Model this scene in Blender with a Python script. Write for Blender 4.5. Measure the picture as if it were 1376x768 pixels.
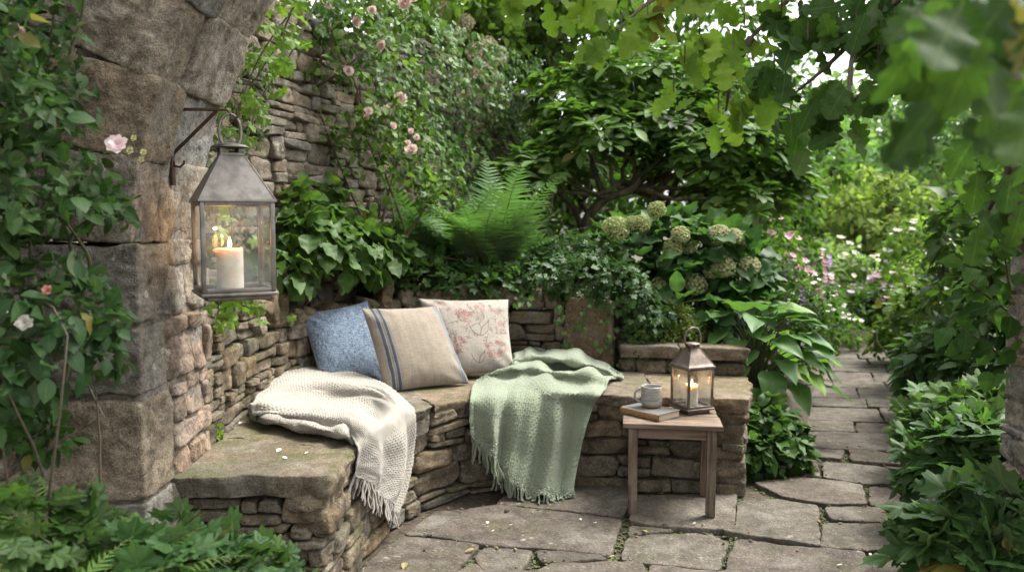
import bpy, math, random
import numpy as np
from mathutils import Vector
from mathutils.geometry import delaunay_2d_cdt

# ------------------------------------------------------------------ camera, sky, sun, exposure
for o in list(bpy.data.objects): bpy.data.objects.remove(o)
SC = bpy.context.scene
COL = SC.collection
PITCH = math.radians(4.39); FPX = 1094.0; CAMH = 1.42
cam_d = bpy.data.cameras.new('camera'); cam = bpy.data.objects.new('camera', cam_d); COL.objects.link(cam)
cam.location = (0, 0, CAMH); cam.rotation_euler = (math.radians(90) - PITCH, 0, 0)
cam_d.sensor_width = 36.0; cam_d.lens = 36.0 * FPX / 1376.0
cam_d.clip_start = 0.05; cam_d.clip_end = 1500
cam_d.dof.use_dof = True; cam_d.dof.focus_distance = 3.4; cam_d.dof.aperture_fstop = 2.3; cam_d.dof.aperture_blades = 8
SC.camera = cam

SUN_EL = math.radians(60); SUN_AZ = math.radians(64)      # azimuth from +Y towards +X: the light comes from high on the right
W = bpy.data.worlds.new('World'); SC.world = W; W.use_nodes = True
wn = W.node_tree; wn.nodes.clear()
sky = wn.nodes.new('ShaderNodeTexSky'); sky.sky_type = 'NISHITA'; sky.sun_disc = False
sky.sun_elevation = SUN_EL; sky.sun_rotation = SUN_AZ; sky.dust_density = 4.0; sky.air_density = 1.0
hs_ = wn.nodes.new('ShaderNodeHueSaturation'); hs_.inputs['Saturation'].default_value = 0.10
bg = wn.nodes.new('ShaderNodeBackground'); bg.inputs[1].default_value = 0.15
wo = wn.nodes.new('ShaderNodeOutputWorld')
wn.links.new(sky.outputs[0], hs_.inputs['Color']); wn.links.new(hs_.outputs[0], bg.inputs[0]); wn.links.new(bg.outputs[0], wo.inputs[0])
sun_d = bpy.data.lights.new('sun', 'SUN'); sun = bpy.data.objects.new('sun', sun_d); COL.objects.link(sun)
sun_d.energy = 1.5; sun_d.angle = math.radians(22); sun_d.color = (1.0, 0.945, 0.85)
sd = Vector((math.sin(SUN_AZ) * math.cos(SUN_EL), math.cos(SUN_AZ) * math.cos(SUN_EL), math.sin(SUN_EL)))
sun.rotation_euler = (-sd).to_track_quat('-Z', 'Y').to_euler(); sun.location = (4, 8, 12)
SC.view_settings.view_transform = 'Standard'; SC.view_settings.look = 'None'
SC.view_settings.exposure = 1.85; SC.view_settings.gamma = 1.0
SC.render.engine = 'CYCLES'
SC.cycles.use_denoising = True
try: SC.cycles.denoising_prefilter = 'ACCURATE'; SC.cycles.denoising_input_passes = 'RGB_ALBEDO_NORMAL'
except Exception: pass
try: SC.cycles.denoiser = 'OPENIMAGEDENOISE'
except Exception: pass
SC.cycles.max_bounces = 7; SC.cycles.diffuse_bounces = 4; SC.cycles.glossy_bounces = 3
SC.cycles.transmission_bounces = 4; SC.cycles.transparent_max_bounces = 8
SC.cycles.sample_clamp_indirect = 4.0; SC.cycles.caustics_reflective = False; SC.cycles.caustics_refractive = False

# ------------------------------------------------------------------ small maths
RNG = np.random.default_rng(7)
A = np.array
def ray(px, py):
    x = (px - 688) / FPX; y = -(py - 384) / FPX
    return A([x, math.cos(PITCH) + y * math.sin(PITCH), -math.sin(PITCH) + y * math.cos(PITCH)])
def Pz(px, py, z=0.0):
    d = ray(px, py); t = (z - CAMH) / d[2]; return A([0, 0, CAMH]) + d * t
def PY(px, py, Y):
    d = ray(px, py); return A([0, 0, CAMH]) + d * (Y / d[1])
def Ppl(px, py, q, n):
    d = ray(px, py); o = A([0, 0, CAMH]); n = A(n, float); return o + d * (np.dot(A(q) - o, n) / np.dot(d, n))
def nrm(v):
    v = np.asarray(v, float); return v / np.maximum(np.linalg.norm(v, axis=-1, keepdims=True), 1e-9)
def sstep(a, b, x):
    t = np.clip((x - a) / (b - a), 0, 1); return t * t * (3 - 2 * t)
def _h(i, j, k):
    n = (i.astype(np.int64) * 374761393 + j.astype(np.int64) * 668265263 + k.astype(np.int64) * 2147483647) & 0xffffffff
    n = ((n ^ (n >> 13)) * 1274126177) & 0xffffffff
    n = n ^ (n >> 16)
    return (n & 0xffff) / 32767.5 - 1.0
def noise(P):
    P = np.asarray(P, float); f = np.floor(P); r = P - f; r = r * r * (3 - 2 * r); f = f.astype(np.int64)
    i, j, k = f[..., 0], f[..., 1], f[..., 2]; x, y, z = r[..., 0], r[..., 1], r[..., 2]
    def L(a, b, t): return a + (b - a) * t
    return L(L(L(_h(i, j, k), _h(i + 1, j, k), x), L(_h(i, j + 1, k), _h(i + 1, j + 1, k), x), y),
             L(L(_h(i, j, k + 1), _h(i + 1, j, k + 1), x), L(_h(i, j + 1, k + 1), _h(i + 1, j + 1, k + 1), x), y), z)
def fbm(P, o=3):
    s = 0; a = 1.0; P = np.asarray(P, float)
    for k in range(o): s = s + a * noise(P * 2 ** k + 17.3 * k); a *= .5
    return s
def catmull(pts, n):
    p = A(pts, float); p = np.vstack([2 * p[0] - p[1], p, 2 * p[-1] - p[-2]])
    m = len(p) - 3; t = np.linspace(0, m - 1e-6, n); i = t.astype(int); f = (t - i)[:, None]
    a, b, c, d = p[i], p[i + 1], p[i + 2], p[i + 3]
    return .5 * (2 * b + (c - a) * f + (2 * a - 5 * b + 4 * c - d) * f ** 2 + (3 * b - a - 3 * c + d) * f ** 3)
def bicubic(G, nu, nv):
    """G rows x cols x 3 -> nv x nu x 3 smooth surface"""
    G = A(G, float); r, c, _ = G.shape
    a = np.stack([catmull(G[i], nu) for i in range(r)])
    return np.stack([catmull(a[:, j], nv) for j in range(nu)], axis=1)
class Path2:
    def __init__(s, pts):
        s.p = A(pts, float); d = np.linalg.norm(np.diff(s.p, axis=0), axis=1); s.c = np.r_[0, np.cumsum(d)]; s.L = s.c[-1]
    def at(s, t):
        t = np.clip(t, 0, s.L); return np.stack([np.interp(t, s.c, s.p[:, 0]), np.interp(t, s.c, s.p[:, 1])], -1)
    def tan(s, t, e=.04):
        return nrm(s.at(np.asarray(t) + e) - s.at(np.asarray(t) - e))
    def nor(s, t, e=.04):
        d = s.tan(t, e); return np.stack([d[..., 1], -d[..., 0]], -1)
def inpoly(P, poly):
    x, y = P[..., 0], P[..., 1]; r = np.zeros(x.shape, bool); n = len(poly)
    for i in range(n):
        x1, y1 = poly[i]; x2, y2 = poly[(i + 1) % n]
        c = ((y1 > y) != (y2 > y)) & (x < (x2 - x1) * (y - y1) / ((y2 - y1) if y2 != y1 else 1e-9) + x1); r ^= c
    return r
def dpoly(P, poly):
    d = np.full(P.shape[:-1], 1e9); n = len(poly)
    for i in range(n):
        a = A(poly[i], float); b = A(poly[(i + 1) % n], float); ab = b - a
        t = np.clip(((P - a) @ ab) / max(ab @ ab, 1e-12), 0, 1); d = np.minimum(d, np.linalg.norm(P - (a + t[..., None] * ab), axis=-1))
    return d

# ------------------------------------------------------------------ mesh building
class MB:
    def __init__(s): s.v = []; s.f = {3: [], 4: []}; s.c = []; s.uv = []; s.n = 0
    def add(s, v, faces, col=(1, 1, 1), uv=None):
        v = np.asarray(v, float).reshape(-1, 3); n = len(v)
        for F in faces:
            F = np.asarray(F, np.int64)
            if len(F): s.f[F.shape[1]].append(F + s.n)
        c = np.asarray(col, float)
        if c.ndim == 1: c = np.broadcast_to(c[:3], (n, 3))
        s.v.append(v); s.c.append(c); s.uv.append(np.zeros((n, 2)) if uv is None else np.asarray(uv, float)); s.n += n; return s
    def grid(s, G, col=(1, 1, 1), uv=None, closed_u=False, flip=False):
        G = np.asarray(G, float); r, c = G.shape[:2]; idx = np.arange(r * c).reshape(r, c)
        if closed_u: idx = np.hstack([idx, idx[:, :1]])
        q = np.stack([idx[:-1, :-1], idx[:-1, 1:], idx[1:, 1:], idx[1:, :-1]], -1).reshape(-1, 4)
        if flip: q = q[:, ::-1]
        if uv is None: uv = np.stack(np.meshgrid(np.linspace(0, 1, c), np.linspace(0, 1, r)), -1)
        col = np.asarray(col, float); col = col.reshape(-1, 3) if col.ndim == 3 else col
        return s.add(G.reshape(-1, 3), [q], col, np.asarray(uv).reshape(-1, 2))
    def tube(s, pts, r, seg=7, col=(1, 1, 1), cap=True):
        p = A(pts, float); n = len(p); r = np.broadcast_to(np.asarray(r, float), (n,))
        d = np.gradient(p, axis=0); d = nrm(d); ref = A([0, 0, 1.]) if abs(d[0][2]) < .9 else A([1., 0, 0])
        out = []; u = nrm(np.cross(d[0], ref))
        for i in range(n):
            u = nrm(u - d[i] * (u @ d[i])); w = np.cross(d[i], u)
            a = np.linspace(0, 2 * np.pi, seg, endpoint=False)
            out.append(p[i] + r[i] * (np.cos(a)[:, None] * u + np.sin(a)[:, None] * w))
        L = np.r_[0, np.cumsum(np.linalg.norm(np.diff(p, axis=0), axis=1))]
        G = np.stack(out); uv = np.stack(np.meshgrid(np.linspace(0, 1, seg), L), -1); s.grid(G, col, uv, closed_u=True)
        if cap:
            for k, e in ((0, 1), (n - 1, -1)):
                b = s.n; F = [[0, i + 1 if e > 0 else i, i if e > 0 else i + 1] for i in range(1, seg)]; F.append([0, 1 if e > 0 else seg, seg if e > 0 else 1])
                s.add(np.vstack([p[k], out[k]]), [A(F)], col)
        return s
    def lathe(s, prof, c=(0, 0, 0), seg=32, col=(1, 1, 1)):
        a = np.linspace(0, 2 * np.pi, seg, endpoint=False); P = A(prof, float)
        G = np.stack([np.stack([r * np.cos(a), r * np.sin(a), np.full(seg, z)], -1) for r, z in P]) + A(c)
        return s.grid(G, col, closed_u=True)
    def box(s, c, size, rot=None, bev=0.0, col=(1, 1, 1), noise_amp=0., seed=0, n=3):
        """bevelled box: rounded-box surface grid"""
        v, q = cube_t(max(n, 3)); h = A(size, float) / 2; b = min(bev, h.min() * .95)
        # pull grid lines to the bevel
        P = v * h; inner = np.clip(P, -(h - b), h - b)
        if b > 0:
            e = np.sign(v) * np.where(np.abs(v) > .999, 1, 0)
            core = np.clip(v / (1 - 2 / max(n, 3)) if n > 2 else v, -1, 1) * (h - b)
            dlt = nrm(np.where(np.abs(v) > .999, np.sign(v), 0)); P = core + dlt * b
        if noise_amp: P = P + noise_amp * np.stack([noise(P * 9 + seed), noise(P * 9 + seed + 31), noise(P * 9 + seed + 57)], -1)
        if rot is not None: P = P @ A(rot, float).T
        return s.add(P + A(c, float), [q], col)
    def prism(s, poly, z0, z1, col=(1, 1, 1)):
        n = len(poly); p = A(poly, float)
        ar = sum(p[i][0] * p[(i + 1) % n][1] - p[(i + 1) % n][0] * p[i][1] for i in range(n))
        if ar < 0: p = p[::-1]
        r = delaunay_2d_cdt([Vector(q) for q in p], [(i, (i + 1) % n) for i in range(n)], [], 1, 1e-6)
        T = [list(f) for f in r[2]]; V = A([tuple(q) for q in r[0]]); m = len(V)
        top = np.c_[V, np.full(m, z1)]; bot = np.c_[V, np.full(m, z0)]
        s.add(np.vstack([top, bot]), [A(T), A([[t[0] + m, t[2] + m, t[1] + m] for t in T])], col)
        side = np.vstack([np.c_[p, np.full(n, z0)], np.c_[p, np.full(n, z1)]])
        return s.add(side, [A([[i, (i + 1) % n, n + (i + 1) % n, n + i] for i in range(n)])], col)
    def mesh(s, name, off=(0, 0, 0), smooth=True):
        V = np.vstack(s.v) - A(off, float); m = bpy.data.meshes.new(name); m.vertices.add(len(V)); m.vertices.foreach_set('co', V.ravel())
        t = np.vstack(s.f[3]) if s.f[3] else np.zeros((0, 3), int); q = np.vstack(s.f[4]) if s.f[4] else np.zeros((0, 4), int)
        loops = np.r_[t.ravel(), q.ravel()]; st = np.r_[np.arange(len(t)) * 3, len(t) * 3 + np.arange(len(q)) * 4]
        m.loops.add(len(loops)); m.loops.foreach_set('vertex_index', loops.astype(np.int32)); m.polygons.add(len(st))
        m.polygons.foreach_set('loop_start', st.astype(np.int32))
        m.polygons.foreach_set('loop_total', np.r_[np.full(len(t), 3), np.full(len(q), 4)].astype(np.int32))
        m.polygons.foreach_set('use_smooth', np.full(len(st), smooth))
        m.update(calc_edges=True)
        ca = m.color_attributes.new('Col', 'FLOAT_COLOR', 'POINT'); C = np.vstack(s.c); ca.data.foreach_set('color', np.c_[C, np.ones(len(C))].astype(np.float32).ravel())
        u = m.uv_layers.new(name='UVMap'); U = np.vstack(s.uv)[loops]; u.data.foreach_set('uv', U.astype(np.float32).ravel())
        m.validate(); return m
_ct = {}
def cube_t(n):
    if n in _ct: return _ct[n]
    vid = {}; V = []; Q = []
    def g(p):
        k = tuple(p)
        if k not in vid: vid[k] = len(V); V.append(p)
        return vid[k]
    for ax in range(3):
        for sgn in (0, n):
            for i in range(n):
                for j in range(n):
                    c = []
                    for di, dj in ((0, 0), (1, 0), (1, 1), (0, 1)):
                        p = [0, 0, 0]; p[ax] = sgn; p[(ax + 1) % 3] = i + di; p[(ax + 2) % 3] = j + dj; c.append(g(p))
                    Q.append(c if sgn else c[::-1])
    _ct[n] = (A(V, float) / n * 2 - 1, A(Q)); return _ct[n]

def rotz(a): c, s_ = math.cos(a), math.sin(a); return A([[c, -s_, 0], [s_, c, 0], [0, 0, 1]])
def rotx(a): c, s_ = math.cos(a), math.sin(a); return A([[1, 0, 0], [0, c, -s_], [0, s_, c]])
def roty(a): c, s_ = math.cos(a), math.sin(a); return A([[c, 0, s_], [0, 1, 0], [-s_, 0, c]])

def thing(name, label, cat, loc=(0, 0, 0), group=None, rz=0):
    o = bpy.data.objects.new(name, None); COL.objects.link(o); o.location = tuple(loc); o.rotation_euler = (0, 0, rz); o.empty_display_size = .1
    o['label'] = label; o['category'] = cat
    if group: o['group'] = group
    return o
def tag(o, label, cat, group=None, kind=None):
    o['label'] = label; o['category'] = cat
    if group: o['group'] = group
    if kind: o['kind'] = kind
    return o
def root_of(o):
    x, y, z = 0, 0, 0; p = o
    while p is not None: x += p.location.x; y += p.location.y; z += p.location.z; p = p.parent
    return (x, y, z)
def part(name, mb, mat, parent=None, label=None, local=False, smooth=True, mesh=None):
    """mb holds world coordinates (or coordinates local to the parent when local)"""
    off = (0, 0, 0) if (local or parent is None) else root_of(parent)
    m = mesh if mesh is not None else mb.mesh(name, off, smooth)
    if mat is not None and not m.materials: m.materials.append(mat)
    o = bpy.data.objects.new(name, m); COL.objects.link(o); o.parent = parent
    if label: o['label'] = label
    return o
def structure(name, mb, mat, smooth=True):
    o = part(name, mb, mat, smooth=smooth); o['kind'] = 'structure'; return o
# ------------------------------------------------------------------ materials
class NT:
    def __init__(s, name):
        s.m = bpy.data.materials.new(name); s.m.use_nodes = True; s.t = s.m.node_tree; s.t.nodes.clear()
        s.out = s.t.nodes.new('ShaderNodeOutputMaterial')
    def n(s, typ, **kw):
        nd = s.t.nodes.new('ShaderNode' + typ)
        for k, v in kw.items():
            if k.startswith('i_'): s.set(nd, k[2:], v)
            else: setattr(nd, k, v)
        return nd
    def set(s, nd, key, v):
        key = key.replace('_', ' ')
        i = nd.inputs[int(key)] if key.isdigit() else nd.inputs[key]
        if hasattr(v, 'outputs'): v = v.outputs[0]
        if isinstance(v, bpy.types.NodeSocket): s.t.links.new(v, i)
        else:
            if isinstance(v, tuple) and len(v) == 3 and i.type == 'RGBA': v = v + (1,)
            i.default_value = v
    def math(s, op, a, b=0.0, c=None, clamp=False):
        nd = s.n('Math', operation=op); nd.use_clamp = clamp; s.set(nd, '0', a); s.set(nd, '1', b)
        if c is not None: s.set(nd, '2', c)
        return nd
    def mix(s, f, a, b, mode='MIX'):
        nd = s.n('Mix', data_type='RGBA', blend_type=mode); s.set2(nd.inputs[0], f); s.set2(nd.inputs[6], a); s.set2(nd.inputs[7], b); return nd.outputs[2]
    def set2(s, i, v):
        if hasattr(v, 'outputs'): v = v.outputs[0]
        if isinstance(v, bpy.types.NodeSocket): s.t.links.new(v, i)
        else:
            if isinstance(v, tuple) and len(v) == 3: v = v + (1,)
            i.default_value = v
    def ramp(s, f, a, b):
        nd = s.n('MapRange', interpolation_type='SMOOTHSTEP'); s.set(nd, 'Value', f); nd.inputs['From Min'].default_value = a; nd.inputs['From Max'].default_value = b; return nd.outputs[0]
    def noise(s, scale, det=4, rough=.55, vec=None, dist=0.):
        nd = s.n('TexNoise'); nd.inputs['Scale'].default_value = scale; nd.inputs['Detail'].default_value = det; nd.inputs['Roughness'].default_value = rough; nd.inputs['Distortion'].default_value = dist
        s.set(nd, 'Vector', vec if vec is not None else s.pos()); return nd.outputs[0]
    def vor(s, scale, vec=None, feature='F1', rnd=1.0):
        nd = s.n('TexVoronoi', feature=feature); nd.inputs['Scale'].default_value = scale; nd.inputs['Randomness'].default_value = rnd; s.set(nd, 'Vector', vec if vec is not None else s.pos()); return nd
    def pos(s):
        if not hasattr(s, '_p'): s._p = s.n('TexCoord').outputs['Object']
        return s._p
    def uv(s):
        if not hasattr(s, '_u'): s._u = s.n('UVMap').outputs[0]
        return s._u
    def col(s):
        if not hasattr(s, '_c'): s._c = s.n('VertexColor', layer_name='Col').outputs[0]
        return s._c
    def mapped(s, vec, sc):
        nd = s.n('Mapping'); s.set(nd, 'Vector', vec); nd.inputs['Scale'].default_value = sc; return nd.outputs[0]
    def bump(s, h, st, dist=.01, nrm_=None):
        nd = s.n('Bump'); nd.inputs['Strength'].default_value = st; nd.inputs['Distance'].default_value = dist; s.set(nd, 'Height', h)
        if nrm_ is not None: s.set(nd, 'Normal', nrm_)
        return nd.outputs[0]
    def pr(s, **kw):
        nd = s.n('BsdfPrincipled')
        for k, v in kw.items(): s.set(nd, k, v)
        return nd
    def done(s, sh):
        s.t.links.new(sh.outputs[0] if hasattr(sh, 'outputs') else sh, s.out.inputs[0]); return s.m

def stone_mat(name, base=(.30, .25, .19), dark=(.10, .085, .06), moss=.35, lichen=.5, grain=1.0, rough=.9, warm=.3, mossamt=(.55, .75)):
    t = NT(name); c = t.col()
    n1 = t.noise(3.2, 5, .6); n2 = t.noise(14, 6, .65); n3 = t.noise(70, 5, .7); n4 = t.noise(260, 3, .6)
    k = t.mix(t.ramp(n2, .32, .66), dark, base)
    k = t.mix(.8, k, c, 'MULTIPLY')
    # ochre iron stain and grey weathering
    k = t.mix(t.math('MULTIPLY', t.ramp(t.noise(5.5, 4, .6, dist=.6), .55, .72), warm), k, (.30, .19, .085))
    k = t.mix(t.math('MULTIPLY', t.ramp(n1, .5, .68), .55), k, (.235, .222, .195))
    k = t.mix(t.math('MULTIPLY', t.ramp(n3, .52, .75), .5), k, (.40, .36, .29))
    k = t.mix(t.math('MULTIPLY', t.ramp(n3, .45, .28), .65), k, (.055, .047, .035))
    st = t.math('MULTIPLY', t.ramp(t.noise(1.9, 5, .65, dist=.8), .46, .62), .55); k = t.mix(st, k, t.mix(1.0, k, (.52, .50, .46), 'MULTIPLY'))
    # pale lichen crusts
    lv = t.vor(20, t.mapped(t.pos(), (1, 1, 1))); lm = t.math('MULTIPLY', t.ramp(lv.outputs[0], .34, .22), t.ramp(t.noise(6, 3, .6), .58, .66))
    lm = t.math('MULTIPLY', lm, t.ramp(n4, .35, .55)); k = t.mix(t.math('MULTIPLY', lm, lichen), k, (.55, .54, .46))
    # moss where faces look up and where damp noise says so
    g = t.n('NewGeometry'); sx = t.n('SeparateXYZ'); t.set(sx, '0', g.outputs['Normal'])
    up = t.ramp(sx.outputs[2], -.2, .9); mm = t.ramp(t.math('ADD', t.noise(4.2, 6, .7), t.math('MULTIPLY', up, .12)), *mossamt)
    k = t.mix(t.math('MULTIPLY', mm, moss), k, t.mix(n3, (.045, .06, .014), (.12, .13, .035)))
    h = t.math('ADD', t.math('MULTIPLY', n2, .55), t.math('ADD', t.math('MULTIPLY', n3, .35), t.math('MULTIPLY', n4, .16)))
    pit = t.ramp(t.vor(46).outputs[0], .06, .24); h = t.math('ADD', h, t.math('MULTIPLY', pit, .12))
    gr = t.vor(150); k = t.mix(.42, k, t.mix(1.0, k, t.mix(gr.outputs['Color'], (.45, .45, .44), (1.75, 1.68, 1.58)), 'MULTIPLY'))
    k = t.mix(t.math('MULTIPLY', t.ramp(n4, .55, .40), .62), k, t.mix(1.0, k, (.38, .36, .33), 'MULTIPLY'))
    b = t.bump(h, 1.0 * grain, .03)
    return t.done(t.pr(Base_Color=k, Roughness=rough, Normal=b, Specular_IOR_Level=.3))

def leaf_mat(name, rough=.42, trans=.38, vein=.5, spec=.5, under=.75, veins=7.0):
    t = NT(name); c = t.col(); u = t.n('SeparateXYZ'); t.set(u, '0', t.uv())
    cx = t.math('ABSOLUTE', t.math('SUBTRACT', u.outputs[0], .5))
    mid = t.ramp(cx, .035, .0)
    s_ = t.math('FRACT', t.math('MULTIPLY', t.math('SUBTRACT', u.outputs[1], t.math('MULTIPLY', cx, .9)), veins))
    side = t.math('MULTIPLY', t.ramp(t.math('ABSOLUTE', t.math('SUBTRACT', s_, .5)), .1, .0), .6)
    vm = t.math('MULTIPLY', t.math('MAXIMUM', mid, side), vein)
    n1 = t.noise(45, 3, .6)
    k = t.mix(t.math('MULTIPLY', t.ramp(n1, .3, .7), .5), c, t.mix(1.0, c, (.62, .72, .6), 'MULTIPLY'))
    k = t.mix(vm, k, t.mix(.35, k, (.25, .33, .10)))
    sp = t.math('MULTIPLY', t.ramp(t.noise(17, 3, .7), .66, .74), .7); k = t.mix(sp, k, t.mix(.5, k, (.16, .10, .04)))
    g = t.n('NewGeometry'); k2 = t.mix(g.outputs['Backfacing'], k, t.mix(under, k, (.13, .17, .09)))
    b = t.bump(t.math('SUBTRACT', t.math('MULTIPLY', n1, .3), vm), .35, .004)
    p = t.pr(Base_Color=k2, Roughness=rough, Normal=b, Specular_IOR_Level=spec)
    tr = t.n('BsdfTranslucent'); t.set(tr, 'Color', t.mix(1.0, k, (1.75, 1.9, .95), 'MULTIPLY'))
    m = t.n('MixShader'); t.set(m, '0', trans); t.set(m, '1', p); t.set(m, '2', tr); return t.done(m)

def plain(name, col, rough=.6, bump=.0, bs=60, metal=0., var=.25, spec=.5):
    t = NT(name); n = t.noise(bs, 4); k = t.mix(t.ramp(n, .3, .7), tuple(x * (1 - var) for x in col), tuple(min(1, x * (1 + var)) for x in col))
    kw = dict(Base_Color=k, Roughness=rough, Metallic=metal, Specular_IOR_Level=spec)
    if bump: kw['Normal'] = t.bump(n, bump, .006)
    return t.done(t.pr(**kw))

def bark_mat(name, a=(.05, .04, .028), b=(.16, .13, .10), vs=1.0):
    t = NT(name); n = t.noise(22, 6, .65, t.mapped(t.pos(), (1, 1, .22))); n2 = t.noise(6, 4)
    k = t.mix(t.ramp(n, .35, .65), a, b); k = t.mix(t.math('MULTIPLY', t.ramp(n2, .5, .7), .5), k, (.10, .115, .06))
    return t.done(t.pr(Base_Color=k, Roughness=.9, Normal=t.bump(n, .9, .012), Specular_IOR_Level=.25))

def wood_mat(name, axis):
    t = NT(name); sc = {'x': (1.2, 26, 26), 'z': (26, 26, 1.2), 'y': (26, 1.2, 26)}[axis]
    v = t.mapped(t.pos(), sc); n = t.noise(2.2, 6, .65, v, .4); n2 = t.noise(7, 3, .6, v); n3 = t.noise(9, 4)
    k = t.mix(t.ramp(n, .34, .66), (.075, .052, .036), (.21, .158, .118))
    k = t.mix(t.math('MULTIPLY', t.ramp(n3, .48, .7), .45), k, (.25, .21, .17)); k = t.mix(t.math('MULTIPLY', t.ramp(n2, .42, .3), .6), k, (.055, .038, .028))
    k = t.mix(.6, k, t.col(), 'MULTIPLY')
    return t.done(t.pr(Base_Color=k, Roughness=.78, Normal=t.bump(t.math('ADD', n, t.math('MULTIPLY', n2, .6)), .55, .006), Specular_IOR_Level=.3))

def metal_mat(name, a, b, rust=.2, rough=.42):
    t = NT(name); n = t.noise(16, 6, .65); n2 = t.noise(60, 4, .7); k = t.mix(t.ramp(n, .35, .65), a, b)
    r = t.math('MULTIPLY', t.ramp(t.math('ADD', t.math('MULTIPLY', n2, .5), t.math('MULTIPLY', t.noise(5, 5), .5)), .52, .66), rust)
    k = t.mix(r, k, (.17, .085, .04)); me = t.math('SUBTRACT', .85, r)
    return t.done(t.pr(Base_Color=k, Metallic=me, Roughness=t.math('ADD', rough, t.math('MULTIPLY', n, .25)), Normal=t.bump(n2, .12, .004)))

def glass_mat():
    t = NT('pane_glass'); lw = t.n('LayerWeight'); lw.inputs[0].default_value = .35
    tr = t.n('BsdfTransparent'); gl = t.n('BsdfGlossy'); gl.inputs['Roughness'].default_value = .04
    df = t.n('BsdfDiffuse'); t.set(df, 'Color', (.45, .46, .40))
    f = t.math('ADD', .03, t.math('MULTIPLY', lw.outputs[0], .25))
    dirt = t.math('MULTIPLY', t.ramp(t.noise(14, 5, .65), .35, .75), .16)
    m1 = t.n('MixShader'); t.set(m1, '0', dirt); t.set(m1, '1', tr); t.set(m1, '2', df)
    m = t.n('MixShader'); t.set(m, '0', f); t.set(m, '1', m1); t.set(m, '2', gl); return t.done(m)

def fabric(name, k_fn, rough=.95, sheen=.25, bump=None):
    t = NT(name); k, b = k_fn(t); kw = dict(Base_Color=k, Roughness=rough, Sheen_Weight=sheen, Sheen_Roughness=.5, Specular_IOR_Level=.15)
    if b is not None: kw['Normal'] = b
    return t.done(t.pr(**kw))
def knit(base):
    def f(t):
        n = t.noise(900, 3, .6); n2 = t.noise(14, 3); k = t.mix(t.ramp(n, .3, .7), tuple(x * .84 for x in base), base)
        k = t.mix(t.math('MULTIPLY', t.ramp(n2, .4, .7), .25), k, tuple(x * .86 for x in base)); return k, t.bump(n, .35, .002)
    return f
def weave_bump(t, sc=330):
    u = t.n('SeparateXYZ'); t.set(u, '0', t.uv())
    a = t.math('SINE', t.math('MULTIPLY', u.outputs[0], sc * 2.2)); b = t.math('SINE', t.math('MULTIPLY', u.outputs[1], sc * 2.2))
    return t.math('MULTIPLY', a, b)
def blue_weave(t):
    u1 = t.noise(1.0, 3, .75, t.mapped(t.uv(), (14, 85, 1))); u2 = t.noise(1.0, 3, .75, t.mapped(t.uv(), (95, 12, 1))); n = t.noise(5, 3, vec=t.uv())
    f = t.math('ADD', t.math('MULTIPLY', u1, .5), t.math('MULTIPLY', u2, .5)); k = t.mix(t.ramp(f, .40, .60), (.028, .05, .095), (.25, .31, .375))
    k = t.mix(.12, k, (.11, .16, .24)); k = t.mix(t.math('MULTIPLY', t.ramp(n, .45, .65), .3), k, (.19, .25, .33))
    return k, t.bump(f, .55, .006)
def linen(t):
    u1 = t.noise(1.0, 3, .7, t.mapped(t.uv(), (10, 190, 1))); u2 = t.noise(1.0, 3, .7, t.mapped(t.uv(), (210, 8, 1)))
    f = t.math('ADD', t.math('MULTIPLY', u1, .5), t.math('MULTIPLY', u2, .5)); k = t.mix(1.0, t.col(), t.mix(t.ramp(f, .36, .62), (.45, .43, .40), (.74, .735, .72)), 'MULTIPLY')
    return k, t.bump(f, .45, .004)

M = {}
M['stone'] = stone_mat('weathered_stone', (.25, .205, .148), (.085, .068, .047), moss=.55, lichen=.45)
M['ashlar'] = stone_mat('old_ashlar', (.35, .33, .292), (.135, .12, .102), moss=.42, lichen=.8, warm=.08, mossamt=(.6, .78))
M['oldwall'] = stone_mat('old_wall_stone', (.32, .28, .225), (.14, .118, .09), moss=.4, lichen=.6, warm=.15)
M['seat'] = stone_mat('seat_slab_stone', (.23, .195, .15), (.12, .10, .075), moss=.6, lichen=.35, warm=.25, grain=.7, mossamt=(.56, .78))
M['flag'] = stone_mat('flagstone', (.136, .120, .105), (.072, .063, .053), moss=.22, lichen=.4, warm=.12, grain=.6, mossamt=(.62, .8))
M['core'] = plain('wall_core_earth', (.045, .036, .026), .95, .6, 40)
M['soil'] = plain('garden_soil', (.055, .042, .028), .95, .8, 35, var=.5)
M['mosslet'] = plain('joint_moss', (.06, .085, .02), .9, .8, 120, var=.5)
M['rose_leaf'] = leaf_mat('rose_leaf', .5, .32, .75, spec=.24)
M['ivy_leaf'] = leaf_mat('ivy_leaf', .42, .25, .7, veins=4, spec=.24)
M['broad_leaf'] = leaf_mat('broad_leaf', .46, .33, .5, veins=8, spec=.24)
M['oak_leaf'] = leaf_mat('oak_leaf', .62, .4, .7, veins=6, spec=.14)
M['gloss_leaf'] = leaf_mat('gloss_leaf', .45, .4, .5, spec=.24)
M['hosta_leaf'] = leaf_mat('hosta_leaf', .44, .3, .35, veins=0.001, spec=.24)
M['fern_leaf'] = leaf_mat('fern_leaf', .55, .28, .25, spec=.3)
M['far_leaf'] = leaf_mat('far_leaf', .6, .45, .1, spec=.12)
M['stem'] = plain('green_stem', (.075, .085, .03), .6, .2)
M['twig'] = plain('brown_twig', (.085, .062, .042), .8, .5, 120)
M['bark'] = bark_mat('bark')
M['wood_x'] = wood_mat('weathered_wood_x', 'x'); M['wood_z'] = wood_mat('weathered_wood_z', 'z')
M['pewter'] = metal_mat('aged_pewter', (.15, .14, .125), (.28, .26, .235), .3, .44)
M['bronze'] = metal_mat('aged_bronze', (.10, .08, .066), (.22, .18, .155), .45, .44)
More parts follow.
